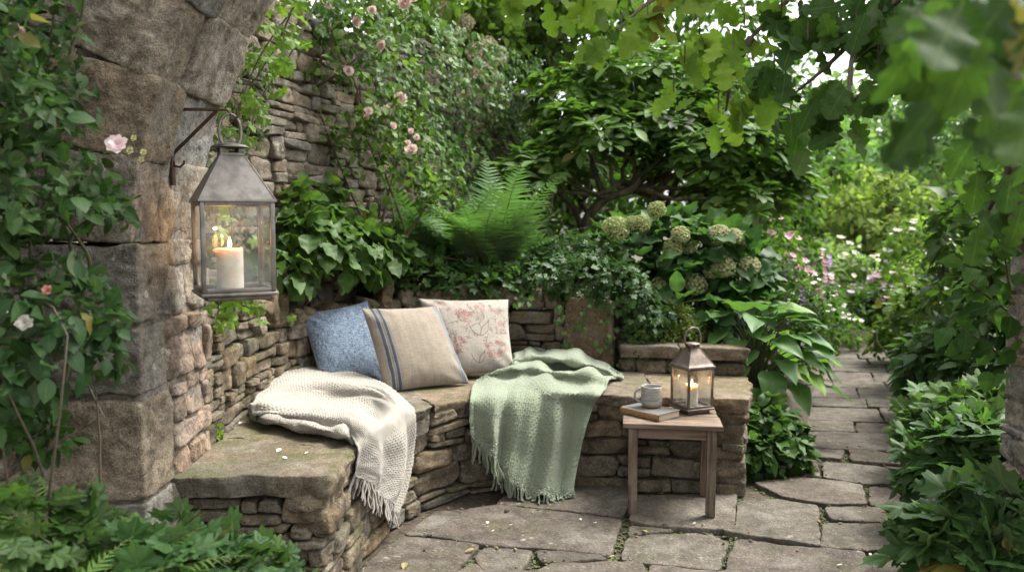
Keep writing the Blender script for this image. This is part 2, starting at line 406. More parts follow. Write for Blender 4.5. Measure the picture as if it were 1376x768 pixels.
M['iron'] = metal_mat('rusty_iron', (.06, .04, .033), (.13, .08, .06), .6, .6)
M['glass'] = glass_mat()
M['petal'] = None
def petal_mat():
    t = NT('flower_petal'); c = t.col(); p = t.pr(Base_Color=c, Roughness=.6, Specular_IOR_Level=.25); tr = t.n('BsdfTranslucent'); t.set(tr, 'Color', c)
    m = t.n('MixShader'); t.set(m, '0', .3); t.set(m, '1', p); t.set(m, '2', tr); return t.done(m)
M['petal'] = petal_mat()
def wax_mat():
    t = NT('candle_wax'); p = t.pr(Base_Color=(.86, .78, .64), Roughness=.45, Subsurface_Weight=1.0, Subsurface_Scale=.016); p.inputs['Subsurface Radius'].default_value = (1.0, .72, .45); return t.done(p)
M['wax'] = wax_mat()
def flame_mat():
    t = NT('flame'); e = t.n('Emission'); t.set(e, 'Color', (1.0, .62, .22)); e.inputs[1].default_value = 10; return t.done(e)
M['flame'] = flame_mat()
M['wick'] = plain('wick', (.02, .015, .01), .9)
M['cream'] = fabric('cream_knit', knit((.325, .30, .258)))
M['sage'] = fabric('sage_knit', knit((.205, .238, .168)))
M['blue'] = fabric('blue_weave', blue_weave)
M['linen'] = fabric('printed_linen', linen)
def mug_mat():
    t = NT('glazed_stoneware'); s_ = t.n('SeparateXYZ'); t.set(s_, '0', t.pos()); n = t.noise(30, 5, .6, t.mapped(t.pos(), (1, 1, 5))); sp = t.noise(320, 2)
    k = t.mix(t.ramp(n, .35, .65), (.20, .195, .18), (.36, .345, .315)); k = t.mix(t.math('MULTIPLY', t.ramp(sp, .62, .7), .6), k, (.10, .08, .06))
    k = t.mix(t.ramp(t.math('ADD', s_.outputs[2], t.math('MULTIPLY', n, .006)), .0235, .021), k, (.26, .185, .125))
    return t.done(t.pr(Base_Color=k, Roughness=.38, Normal=t.bump(n, .15, .004)))
M['mug'] = mug_mat()
M['book_cloth'] = plain('book_cloth', (.10, .105, .098), .8, .25, 300, var=.2)
M['book_spine'] = plain('book_leather', (.20, .125, .06), .65, .5, 90, var=.35)
def page_mat():
    t = NT('book_pages'); n = t.noise(3, 3, .6, t.mapped(t.pos(), (2, 2, 420))); return t.done(t.pr(Base_Color=t.mix(n, (.30, .21, .13), (.62, .50, .36)), Roughness=.85, Normal=t.bump(n, .6, .003)))
M['page'] = page_mat()
# ------------------------------------------------------------------ stones, walls, slabs
def stone_tint(n, rng, base=(1, 1, 1), var=.3):
    v = 1 + rng.uniform(-var, var, (n, 1)); hue = rng.normal(0, .06, (n, 1))
    return np.clip(A(base) * v * np.hstack([1 + hue, np.ones((n, 1)), 1 - hue * 1.3]), .05, 1.6)
def stones(mb, C, T, Nn, U, S, rng, sub=8, k=5.0, amp=.10, tint=None, seed=0., facets=9, skew=1.):
    """C centres (n,3); T,Nn,U axes (n,3); S sizes (n,3) along them"""
    v, q = cube_t(sub); n = len(C)
    kk = rng.uniform(k * .75, k * 1.3, (n, 1, 1)); p = v[None] / (np.sum(np.abs(v[None]) ** kk, -1, keepdims=True) ** (1 / kk))
    # skew and taper so that no two outlines agree
    tz = rng.normal(0, .10 * skew, (n, 1)); tx = rng.normal(0, .09 * skew, (n, 1)); sk = rng.normal(0, .10 * skew, (n, 1))
    p = p.copy(); px, pz = p[..., 0].copy(), p[..., 2].copy()
    p[..., 0] = px * (1 + tz * pz) + sk * pz * .5; p[..., 2] = pz * (1 + tx * px)
    for _ in range(facets):   # knock off corners and faces with random planes
        fn = nrm(rng.normal(0, 1, (n, 1, 3)) * A([1, .8, 1])); sup = np.max(np.sum(p * fn, -1, keepdims=True), axis=1, keepdims=True)
        ex = np.maximum(0, np.sum(p * fn, -1, keepdims=True) - sup * rng.uniform(.84, .98, (n, 1, 1))); p = p - fn * ex
    L = p * (S[:, None, :] / 2); off = rng.uniform(0, 50, (n, 1, 3)) + seed
    mn = np.min(S, axis=1)[:, None]; fr = (1.1 / np.maximum(mn, .05))[..., None]
    d = noise(L * fr * .7 + off) * .38 + noise(L * fr * 1.9 + off) * .34 + noise(L * fr * 4.5 + off) * .26 + noise(L * A([5, 5, 46]) + off) * .30 + (noise(L * fr * 9 + off) * .16 if sub > 8 else 0)
    d2 = np.abs(noise(L * fr * 1.1 + off + 9.)) # ledges on the face
    nn = nrm(p); L = L + nn * ((d - .25 * d2) * amp * mn)[..., None]
    if sub > 20:   # weathered skin of the big dressed blocks: hollows, pits and ledges
        hol = -np.clip(noise(L * 9 + off) - .25, 0, 1) * .030 - np.clip(noise(L * 24 + off * 2) - .35, 0, 1) * .018 + .0028 * noise(L * 55 + off) + .004 * noise(L * A([14, 14, 38]) + off)
        L = L + nn * hol[..., None]
    W_ = C[:, None, :] + L[..., 0:1] * T[:, None] + L[..., 1:2] * Nn[:, None] + L[..., 2:3] * U[:, None]
    if tint is None: tint = stone_tint(n, rng)
    cols = np.repeat(tint, len(v), axis=0); F = (q[None] + (np.arange(n) * len(v))[:, None, None]).reshape(-1, 4)
    mb.add(W_.reshape(-1, 3), [F], cols)
def wall_cells(L, z0, ztop, rng, lr, hr, split=.35):
    """cells (s0,s1,za,zb) of a rubble wall; ztop is a function of s"""
    out = []; z = z0; zmax = max(ztop(x) for x in np.linspace(0, L, 30))
    while z < zmax - hr[0] * .4:
        h = rng.uniform(*hr); s = -rng.uniform(0, lr[0])
        while s < L:
            l = rng.uniform(*lr) * (.75 + .5 * rng.random()); e = min(s + l, L)
            if L - e < lr[0] * .5: e = L
            s0 = max(s, 0); top = ztop((s0 + e) / 2)
            if z + h * .5 < top:
                zb = min(z + h, top + .02)
                r = rng.random()
                if r < split and h > hr[0] * 1.05:
                    m = z + h * rng.uniform(.38, .62); out.append((s0, e, z, m))
                    if rng.random() < .5 and e - s0 > lr[0]:
                        c = s0 + (e - s0) * rng.uniform(.35, .65); out += [(s0, c, m, zb), (c, e, m, zb)]
                    else: out.append((s0, e, m, zb))
                else: out.append((s0, e, z, zb))
            s = e
            if e >= L: break
        z += h
    return out
def wall(mb, path, z0, ztop, rng, lr=(.14, .32), hr=(.07, .13), depth=.16, gap=.008, k=6., amp=.12, sub=8, jit=.012, base=(1, 1, 1), var=.3, split=.35, tfun=None, skip=None):
    P = path if isinstance(path, Path2) else Path2(path)
    if not callable(ztop): zt = ztop; ztop = lambda s: zt
    c = wall_cells(P.L, z0, ztop, rng, lr, hr, split)
    if skip: c = [q for q in c if not skip(*q)]
    c = A(c); s = (c[:, 0] + c[:, 1]) / 2; e = .5 * (c[:, 1] - c[:, 0]).clip(.03)
    p0 = P.at(np.maximum(s - e, 0)); p1 = P.at(np.minimum(s + e, P.L)); t2 = nrm(p1 - p0); n2 = np.stack([t2[:, 1], -t2[:, 0]], -1); m2 = (p0 + p1) / 2
    n = len(c); pro = rng.uniform(-jit, jit, n) ; zc = (c[:, 2] + c[:, 3]) / 2
    C = np.c_[m2 + n2 * (pro - depth / 2)[:, None], zc + rng.uniform(-.004, .004, n)]
    roll = rng.normal(0, .035, n); T = np.c_[t2 * np.cos(roll)[:, None], np.sin(roll)]; N3 = np.c_[n2, np.zeros(n)]; U = np.cross(T, -N3)
    U = np.where(U[:, 2:3] < 0, -U, U)
    S = np.c_[(c[:, 1] - c[:, 0]) - gap, np.full(n, depth), (c[:, 3] - c[:, 2]) - gap * .8] * A([1.07, 1, 1.10])
    ti = stone_tint(n, rng, base, var)
    if tfun is not None: ti = ti * tfun(C)
    stones(mb, C, T, N3, U, S, rng, sub, k, amp, ti)
def ribbon(mb, path, z0, z1, inset, thick, col=(1, 1, 1), n=60):
    """solid core behind a stone face"""
    P = path if isinstance(path, Path2) else Path2(path); s = np.linspace(0, P.L, n); a = P.at(s) - P.nor(s) * inset; b = P.at(s) - P.nor(s) * (inset + thick)
    z1 = np.array([z1(x) for x in s]) if callable(z1) else np.full(n, z1); z0 = np.full(n, z0)
    ring = np.stack([np.c_[a, z0], np.c_[a, z1], np.c_[b, z1], np.c_[b, z0]], 1)
    mb.grid(ring, col, closed_u=True, flip=True)
    for i, fl in ((0, 0), (n - 1, 1)): mb.add(ring[i], [A([[0, 1, 2, 3]]) if not fl else A([[3, 2, 1, 0]])], col)
def resample(poly, step):
    p = A(poly, float); q = np.vstack([p, p[:1]]); d = np.linalg.norm(np.diff(q, axis=0), axis=1); c = np.r_[0, np.cumsum(d)]; n = max(8, int(c[-1] / step))
    t = np.linspace(0, c[-1], n, endpoint=False); return np.stack([np.interp(t, c, q[:, 0]), np.interp(t, c, q[:, 1])], -1)
def slab(mb, poly, ztop, thick, rng, step=.018, rough=.006, face=.012, round_=.010, inner=.05, col=(1, 1, 1), tilt=.0, wob=.0025, corner=.025, grow=0.):
    """a riven stone slab: irregular outline, worn edge, rock-faced side, uneven top"""
    p = A(poly, float); ar = np.sum(p[:, 0] * np.roll(p[:, 1], -1) - np.roll(p[:, 0], -1) * p[:, 1])
    if ar < 0: p = p[::-1]
    o = resample(p, step)
    for _ in range(max(1, int(corner / step))): o = .5 * o + .25 * (np.roll(o, 1, 0) + np.roll(o, -1, 0))
    off = rng.uniform(0, 90, 3); n = len(o)
    def nr(q): t = nrm(np.roll(q, -1, 0) - np.roll(q, 1, 0)); return np.stack([t[:, 1], -t[:, 0]], -1)
    N_ = nr(o); o = o + N_ * grow; o3 = np.c_[o, np.zeros(n)]
    o = o + N_ * (rough * (noise(o3 * 9 + off) + .7 * noise(o3 * 28 + off) + .35 * noise(o3 * 70 + off)))[:, None]
    cen = o.mean(0); tl = rng.normal(0, tilt, 2)
    def zt(q): return ztop + (q - cen) @ tl + wob * (fbm(np.c_[q * 5, np.zeros(len(q))] + off, 3)) + .5 * wob * noise(np.c_[q * 40, np.zeros(len(q))] + off)
    rings = []; nl = 6
    chip = np.clip(noise(o3 * 16 + off + 5), 0, 1) ** 1.5
    for i in range(nl):
        f = i / (nl - 1); z = zt(o) - thick + f * (thick - round_ * .8)
        d = face * (noise(np.c_[o * 14, np.full(n, f * 2.2)] + off) + .5 * noise(np.c_[o * 40, np.full(n, f * 5)] + off)) - face * .8 * (1 - f) ** 2
        rings.append(np.c_[o + N_ * d[:, None], z])
    e = rings[-1][:, :2]
    for ins, dz in ((round_ * .35 , .30), (round_, .06), (round_ * 2.2, 0.)):
        w = (ins * (1 + 1.5 * chip))[:, None]; q = e - N_ * w; rings.append(np.c_[q, zt(q) - round_ * dz * (1 + 1.2 * chip)])
    mb.grid(np.stack(rings), col, closed_u=True)
    q = rings[-1][:, :2]; lo, hi = q.min(0), q.max(0)
    gx, gy = np.meshgrid(np.arange(lo[0], hi[0], inner), np.arange(lo[1], hi[1], inner)); g = np.stack([gx, gy], -1).reshape(-1, 2); g = g + rng.uniform(-.3, .3, g.shape) * inner
    if len(g):
        g = g[inpoly(g, q)]
        if len(g): g = g[dpoly(g, q[::2]) > inner * .45]
    allp = np.vstack([q, g]); r = delaunay_2d_cdt([Vector(x) for x in allp], [(i, (i + 1) % n) for i in range(n)], [], 1, 1e-7)
    V = A([tuple(x) for x in r[0]]); Z = zt(V)
    src = [(x[0] if len(x) else -1) for x in r[3]]; src = A(src); on = (src >= 0) & (src < n); Z[on] = rings[-1][src[on], 2]
    mb.add(np.c_[V, Z], [A([list(f) for f in r[2] if len(f) == 3])], col)
# ------------------------------------------------------------------ plan of the place
HS = 0.5                                                     # seat height
INNER = Path2(np.vstack([[(-1.24, 2.95), (-.69, 2.92)], catmull([(-.665, 2.96), (-.655, 3.3), (-.60, 3.62), (-.49, 3.95), (-.24, 4.24), (.10, 4.36), (.45, 4.35), (.85, 4.29), (1.225, 4.22)], 60)]))
BACK = Path2(np.vstack([catmull([(-1.25, 3.22), (-1.27, 3.5), (-1.27, 3.95), (-1.22, 4.45), (-1.05, 4.9), (-.7, 5.16), (-.25, 5.24), (.15, 5.22), (.34, 5.17)], 60)]))
LOWW = Path2([(.63, 5.02), (1.24, 4.86)])
TALL = Path2(catmull([(-1.95, 3.3), (-1.45, 4.4), (-1.0, 5.55), (-.62, 6.5), (-.25, 7.3), (.2, 8.3)], 40))
PATH_L = [(1.30, 4.25), (1.66, 4.6), (2.27, 5.75), (3.62, 8.95)]
PATH_R = [(1.72, 3.3), (2.32, 5.0), (2.75, 5.9), (4.40, 8.95)]
BED = [tuple(p) for p in (BACK.at(np.linspace(0, BACK.L, 30)) - BACK.nor(np.linspace(0, BACK.L, 30)) * .17)] + [(.68, 5.16), (1.43, 4.96), (1.52, 4.75), (1.76, 4.85), (2.2, 5.85), (3.55, 9.1), (5.0, 14), (-4, 14), (-2.6, 3)]
BEDR = [(1.85, 3.0), (2.5, 5.0), (2.95, 5.9), (4.6, 9.05), (3.5, 9.2), (3.8, 13), (12, 14), (12, 2.5), (1.9, 2.5)]
def gz(P):
    P = np.asarray(P, float); x = P[..., 0]; y = P[..., 1]
    hm = .88 - .62 * sstep(.5, 1.35, x) - .1 * sstep(1.4, 3, x) - .2 * sstep(7, 9, y)
    d = dpoly(P, BED); i = inpoly(P, BED); z = -.035 + np.where(i, (hm + .035) * sstep(0, .16, d), 0)
    d = dpoly(P, BEDR); i = inpoly(P, BEDR); z = z + np.where(i, .16 * sstep(0, .3, d), 0)
    z = z + .34 * sstep(-.45, -.85, x) * sstep(2.72, 2.45, y) * sstep(.6, 1.0, y) * sstep(-4, -3, x)
    return z + .012 * noise(np.stack([x * 3, y * 3, 0 * x], -1)) * sstep(.0, .02, np.abs(z + .035) + .01)
def gz1(x, y): return float(gz(A([[x, y]]))[0])

# ground: one sheet out to the horizon
xs = np.unique(np.r_[np.linspace(-400, -8, 14), np.linspace(-8, -3, 12), np.arange(-3, 5, .05), np.linspace(5, 12, 20), np.linspace(12, 400, 14)])
ys = np.unique(np.r_[np.linspace(-60, -2, 8), np.arange(-2, .6, .2), np.arange(.6, 10, .05), np.linspace(10, 16, 25), np.linspace(16, 600, 16)])
gx, gy = np.meshgrid(xs, ys); g2 = np.stack([gx, gy], -1); Z = gz(g2)
mb = MB(); mb.grid(np.dstack([gx, gy, Z]))
structure('ground', mb, M['soil'])

# flagstones: the ones in view traced on the ground plane, the rest of the path laid in courses
def P2(px, py): return tuple(Pz(px, py, 0)[:2])
FL = [[(575, 717), (630, 684), (669, 678), (760, 687), (835, 696), (818, 741), (722, 732), (646, 727)],
      [(544, 716), (571, 717), (625, 682), (585, 686)],
      [(495, 755), (538, 719), (573, 721), (643, 729), (607, 768), (480, 778)],
      [(640, 751), (652, 733), (716, 738), (697, 767), (655, 770)],
      [(721, 738), (803, 744), (815, 748), (731, 754)],
      [(713, 769), (745, 756), (862, 754), (868, 790), (703, 790)],
      [(610, 772), (636, 756), (652, 773), (697, 771), (690, 792), (590, 792)],
      [(668, 674), (760, 684), (836, 693), (846, 664), (842, 650), (690, 652)],
      [(849, 664), (990, 662), (985, 708), (958, 708), (868, 703), (846, 698)],
      [(994, 674), (1040, 670), (1098, 679), (1100, 732), (1018, 719), (972, 711), (988, 706)],
      [(1016, 648), (1072, 640), (1158, 651), (1163, 676), (1107, 675), (1056, 667)],
      [(835, 750), (844, 722), (874, 716), (953, 716), (976, 727), (965, 763), (890, 754)],
      [(850, 705), (868, 706), (905, 711), (870, 713), (846, 719)],
      [(989, 723), (1097, 735), (1161, 740), (1174, 770), (1170, 792), (968, 792)],
      [(875, 757), (960, 766), (962, 792), (873, 792)],
      [(1108, 680), (1184, 680), (1193, 700), (1120, 697)],
      [(1107, 702), (1200, 703), (1216, 737), (1165, 737), (1103, 733)],
      [(1171, 652), (1209, 655), (1216, 678), (1170, 677)],
      [(1107, 619), (1180, 625), (1205, 632), (1200, 648), (1165, 649), (1107, 640)],
      [(1076, 616), (1095, 617), (1100, 637), (1078, 636)],
      [(1142, 601), (1212, 611), (1209, 623), (1144, 617)],
      [(1078, 596), (1134, 600), (1130, 614), (1079, 611)],
      [(1176, 741), (1218, 741), (1228, 792), (1178, 792)],
      [(1186, 625), (1215, 627), (1222, 650), (1207, 648), (1209, 632)]]
mb = MB(); rng = np.random.default_rng(3)
def ftint(): return A([1.0, .985, .965]) * rng.uniform(.72, 1.2) * (1 + rng.normal(0, .02, 3))
for pl in FL:
    w = [P2(*q) for q in pl]; slab(mb, w, rng.uniform(-.004, .004), .05, rng, grow=.007, rough=.006, face=.004, round_=.005, inner=.045, col=ftint(), tilt=.006, wob=.0035)
# courses up the path
def lerp_edge(E, y): return np.interp(y, [p[1] for p in E], [p[0] for p in E])
y = 5.08
while y < 9.0:
    h = rng.uniform(.26, .46); x0 = lerp_edge(PATH_L, y) - .25; x1 = lerp_edge(PATH_R, y) + .18; sl = .49
    if y < 5.4: x0 = lerp_edge(PATH_L, y) - .12
    x = x0 + rng.uniform(-.15, 0)
    while x < x1:
        wd = rng.uniform(.34, .85); e = min(x + wd, x1 + .1); j = lambda: rng.uniform(-.02, .02)
        sk = -.13
        q = [(x + .007, y + (x - x0) * sk + j()), (e - .007, y + (e - x0) * sk + j()), (e - .007 + h * .35, y + h - .010 + (e - x0) * sk + j()), (x + .007 + h * .35, y + h - .010 + (x - x0) * sk + j())]
        slab(mb, q, rng.uniform(-.005, .005), .05, rng, step=.03, rough=.007, face=.004, round_=.007, inner=.09, col=ftint(), tilt=.006, wob=.003)
        x = e
    y += h
# courses under and in front of the camera
y = 3.27
while y > .3:
    h = rng.uniform(.3, .5); x = -.62 if y > 2.9 else -.42
    while x < 1.62:
        wd = rng.uniform(.3, .8); e = min(x + wd, 1.7); j = lambda: rng.uniform(-.02, .02)
        slab(mb, [(x + .01, y - h + j()), (e - .01, y - h + j()), (e - .01, y - .016 + j() * .3), (x + .01, y - .016 + j() * .3)], rng.uniform(-.004, .004), .05, rng, step=.05, inner=.15, col=ftint()); x = e
    y -= h
structure('paving', mb, M['flag'])
# moss and crumbs in the joints: uncountable
mb = MB(); n = 30000; P = np.c_[rng.uniform(-.7, 3.0, n), rng.uniform(3.1, 6.3, n)]
polys = [[P2(*q) for q in pl] for pl in FL]; keep = np.ones(n, bool)
for w in polys: keep &= ~(inpoly(P, w) & (dpoly(P, w) > .012))
near = np.zeros(n, bool)
for w in polys: near |= dpoly(P, w) < .035
keep &= near & (noise(np.c_[P * 2.6, np.zeros(n)] + 3.) > -.3) & ~inpoly(P, [tuple(q) for q in INNER.p] + [(1.3, 6), (-1.3, 6)])
P = P[keep]; v, q = cube_t(3); v = nrm(v)
for p in P:
    r = rng.uniform(.003, .007); sz = A([r * rng.uniform(.8, 1.8), r * rng.uniform(.8, 1.8), r * rng.uniform(.5, .9)])
    mb.add(v * sz * (1 + .25 * noise(v * 2 + p[0] * 50)[:, None]) + A([p[0], p[1], -.026]), [q])
o = part('joint_moss', mb, M['mosslet']); o['kind'] = 'stuff'; o['label'] = 'green moss growing in the joints between the flagstones'

mb = MB(); rng = np.random.default_rng(77); n = 1500; P = np.c_[rng.uniform(-.7, 2.4, n), rng.uniform(2.95, 5.6, n)]; bp = [tuple(q) for q in INNER.p] + [(1.25, 6), (-1.3, 6)]; db = dpoly(P, bp); nj = np.full(n, 9.)
for w in polys: nj = np.minimum(nj, dpoly(P, w))
P = P[~inpoly(P, bp) & ((rng.random(n) < np.exp(-db / .06)) | (nj < .02) | (rng.random(n) < .04))]; v, q = cube_t(2); v = nrm(v)
for p in P:
    r = rng.uniform(.0025, .007); mb.add((v * A([r * rng.uniform(.7, 2.2), r, r * .5])) @ rotz(rng.uniform(0, 6)).T + A([p[0], p[1], .004]), [q], A([.9, .75, .5]) * rng.uniform(.2, 1.2))
tl = NT('litter'); kk = tl.mix(1.0, tl.col(), (.20, .17, .13), 'MULTIPLY')
o = part('leaf_litter', mb, tl.done(tl.pr(Base_Color=kk, Roughness=.9))); o['kind'] = 'stuff'; o['label'] = 'crumbs of dry leaf and grit lying along the bench foot and joints'

# ------------------------------------------------------------------ stone bench
rng = np.random.default_rng(11)
bench = thing('stone_bench', 'curved dry-stone garden bench with slab seat carrying the cushions and throws', 'bench', (-.1, 4.0, 0))
mb = MB(); s = np.linspace(0, BACK.L, 50); inn = INNER.at(np.linspace(0, INNER.L, 90)) - INNER.nor(np.linspace(0, INNER.L, 90)) * .07
back = BACK.at(s); core_poly = [tuple(p) for p in inn] + [(1.33, 4.85), (.66, 5.05), (.4, 5.2)] + [tuple(p) for p in back[::-1][2:-2]] + [(-1.2, 3.0)]
mb.prism(core_poly, -.06, HS - .075); part('rubble_core', mb, M['core'], bench)
mb = MB()
dk = lambda C: np.clip(.75 + .9 * C[:, 2:3], .6, 1.1) * np.where(C[:, :1] > .3, .82, 1.0)
for FACE in (Path2(INNER.p[:2]), Path2(INNER.p[1:]), Path2([(1.232, 4.215), (1.41, 4.86)])): wall(mb, FACE, -.03, HS - .062, rng, lr=(.13, .34), hr=(.065, .125), depth=.17, gap=.012, k=9, amp=.14, sub=16, jit=.017, var=.34, split=.3)
part('stone_face', mb, M['stone'], bench)
# seat slabs
def seat_in(t): return INNER.at(t) + INNER.nor(t) * .022
bx = Path2(np.vstack([[(-1.26, 2.93), (-1.27, 3.0)], BACK.at(np.linspace(.02, BACK.L, 50)), [(.62, 5.06), (1.40, 4.86)]]))
cuts_in = [.565, .90, 1.30, 1.75, 2.15, 2.60, 3.02, INNER.L]
L_ = INNER.L
def outer_t(k): return bx.at(k)
cuts_out = [.02, .55, 1.50, bx.L - 2.33, bx.L - 1.58, bx.L - 1.07, bx.L - .60, bx.L]
c0 = [(-1.25, 2.915), (-.675, 2.90)]
for i in range(7):
    a, b = cuts_in[i], cuts_in[i + 1]; t = np.linspace(a, b, 8); g = .004
    pin = seat_in(np.clip(t + np.linspace(g, -g, 8), 0, L_)); u = np.linspace(cuts_out[i] + g, cuts_out[i + 1] - g, 8); po = outer_t(u)
    poly = [tuple(p) for p in pin] + [tuple(p) for p in po[::-1]]
    if i == 0: poly = [(-1.25, 2.915), (-.66, 2.90)] + [tuple(p) for p in pin[1:]] + [tuple(p) for p in po[::-1][:-1]]
    if i == 6: poly = [tuple(p) for p in pin[:-1]] + [(1.25, 4.195), (1.43, 4.85)] + [tuple(p) for p in po[::-1][1:]]
    mb = MB(); slab(mb, poly, HS + [.0, -.004, .003, 0, -.003, .002, 0][i], .062 + [.02, 0, 0, 0, 0, 0, 0.012][i], rng, step=.012, rough=.010, face=.016, round_=.005, inner=.035, col=stone_tint(1, rng, (1, .97, .9) if i < 3 else (.98, .92, .88), .10)[0], tilt=.003, wob=.003)
    part('seat_slab', mb, M['seat'], bench)

# ------------------------------------------------------------------ low dry-stone back wall of the bench
bw = thing('drystone_wall', 'low curved dry-stone wall backing the bench, topped with rough upright stones', 'wall', (-1.0, 5.0, 0))
ztp = lambda s_: .90 + .05 * math.sin(s_ * 3.1) + (.06 if s_ < 1.0 else 0)
mb = MB(); wall(mb, BACK, HS - .03, ztp, rng, lr=(.10, .27), hr=(.06, .125), depth=.17, gap=.010, k=9, amp=.15, sub=13, jit=.016, var=.32, split=.4); part('stone_face', mb, M['stone'], bw)
mb = MB(); ribbon(mb, BACK, -.03, lambda s_: ztp(s_) - .05, .08, .20); part('rubble_core', mb, M['core'], bw)
s_ = .1
while s_ < BACK.L - .1:
    big = rng.random() < .25; w_ = rng.uniform(.06, .13); h_ = rng.uniform(.07, .13) if not big else rng.uniform(.17, .24)
    p = BACK.at(s_ + w_ / 2); nn = BACK.nor(s_ + w_ / 2); tt = BACK.tan(s_ + w_ / 2); z0 = ztp(s_) - .03; lean = rng.normal(0, .2)
    T = A([[tt[0] * math.cos(lean), tt[1] * math.cos(lean), math.sin(lean)]]); N3 = A([[nn[0], nn[1], 0.]]); U = np.cross(N3, T); U = U if U[0, 2] > 0 else -U
    mb = MB(); stones(mb, A([[*(p - nn * .09), z0 + h_ / 2]]), T, N3, U, A([[w_, .20, h_]]), rng, 14, 5.5, .2, stone_tint(1, rng, (1.02, .98, .9), .2)); part('coping_stone', mb, M['stone'], bw)
    s_ += w_ + rng.uniform(-.005, .012)
# tall upright slab that closes the wall
us = thing('upright_stone', 'tall flat stone slab standing upright behind the green throw, under the ivy', 'stone slab', (.5, 5.1, 0))
mb = MB(); t_ = nrm(A([.31, -.09, 0])); n_ = A([t_[1], -t_[0], 0])
stones(mb, A([[.49, 5.14, .48]]), t_[None], n_[None], A([[0, 0, 1.]]), A([[.33, .12, .93]]), np.random.default_rng(5), 26, 14, .05, A([[.72, .60, .44]]), facets=3); part('slab', mb, M['seat'], us)

# low wall that ends the bench on the right
lw = thing('end_wall', 'short low wall of two stone courses behind the right end of the bench', 'wall', (.95, 4.95, 0))
LW = Path2([(.66, 5.015), (1.40, 4.85), (1.45, 5.07)])
mb = MB(); wall(mb, LW, HS - .01, .595, rng, lr=(.18, .34), hr=(.08, .095), depth=.17, gap=.008, k=5, amp=.12, sub=10, jit=.008, split=.0); wall(mb, Path2([(1.41, 4.87), (1.45, 5.08)]), -.02, HS - .02, rng, lr=(.12, .2), hr=(.07, .12), depth=.16, sub=8); part('stone_face', mb, M['stone'], lw)
mb = MB(); mb.prism([(.69, 5.07), (1.36, 4.92), (1.38, 5.04), (.72, 5.2)], -.02, .59); part('rubble_core', mb, M['core'], lw)
for a, b in ((.66, 1.02), (1.025, 1.425)):
    mb = MB(); f = lambda x, d: (x, 5.0 - (x - .66) * .222 + d); slab(mb, [f(a, 0), f(b, 0), (b + .02, f(b, .21)[1]), (a + .02, f(a, .21)[1])], .672, .078, rng, rough=.008, face=.012, inner=.05, col=stone_tint(1, rng, (1, .93, .88), .1)[0]); part('capstone', mb, M['seat'], lw)

# ------------------------------------------------------------------ tall old garden wall
gw = thing('garden_wall', 'tall old rubble garden wall behind the bench, overgrown with ivy and roses', 'wall', (-1.0, 5.6, 0))
mb = MB(); wall(mb, TALL, .1, lambda s_: 2.72 + .08 * math.sin(s_ * 2.3), np.random.default_rng(21), lr=(.10, .27), hr=(.075, .145), depth=.18, gap=.006, k=9, amp=.14, sub=10, jit=.02, var=.26, split=.42); part('stone_face', mb, M['oldwall'], gw)
mb = MB(); ribbon(mb, TALL, -.05, 2.66, .045, .34, (1, 1, 1)); part('mortar_core', mb, plain('lime_mortar', (.20, .17, .13), .95, .8, 60, var=.5), gw)

# ------------------------------------------------------------------ stone archway we look through
ar = thing('stone_archway', 'big worn stone archway framing the view, lantern bracket on its left jamb', 'archway', (-1.4, 2.95, 0))
CX, ZS, RA, Y0, Y1 = .388, 1.36, 1.615, 2.67, 3.30; rng = np.random.default_rng(44)
X_, Y_, Z_ = A([[1., 0, 0]]), A([[0, 1., 0]]), A([[0, 0, 1.]])
def jamb(sx, inner):
    mb = MB(); z = -.04
    hs = [.30, .22, .36, .24, .30, .1] if sx < 0 else [.36, .28, .30, .24, .30]
    for i, h in enumerate(hs):
        h = min(h, ZS - z)
        if h < .05: continue
        w = [.62, .78, .60, .74][i % 4]; fy = [.27, .20, .25, .21][i % 4]
        c = A([[inner + sx * (w / 2 + .004), Y0 + fy / 2, z + h / 2]]); stones(mb, c, X_, Y_, Z_, A([[w, fy, h * .958]]), rng, 56, 34, .03, stone_tint(1, rng, (1.02, .97, .89), .15), facets=0, skew=.12)
        # broken rubble behind the quoin
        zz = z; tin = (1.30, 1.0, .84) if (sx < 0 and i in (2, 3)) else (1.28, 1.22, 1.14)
        while zz < z + h - .02:
            hh = min(rng.uniform(.09, .2), z + h - zz); y = Y0 + fy
            while y < Y1 - .01:
                ly = min(rng.uniform(.10, .24), Y1 - y)
                if Y1 - y - ly < .05: ly = Y1 - y
                stones(mb, A([[inner + sx * (.15 + rng.uniform(-.008, .012)), y + ly / 2, zz + hh / 2]]), X_, Y_, Z_, A([[.3, ly * 1.05, hh * 1.05]]), rng, 16, 9, .12, stone_tint(1, rng, tin, .16), skew=.5); y += ly
            zz += hh
        z += h
    part('jamb', mb, M['ashlar'], ar)
    mb = MB(); mb.box((inner + sx * .318, (Y0 + Y1) / 2, ZS / 2 - .03), (.60, Y1 - Y0 - .06, ZS), bev=.01); part('jamb_core', mb, plain('jamb_mortar', (.15, .13, .105), .95, .8, 60, var=.5), ar)
jamb(-1, CX - RA); jamb(1, CX + RA)
mb = MB(); nv = 19
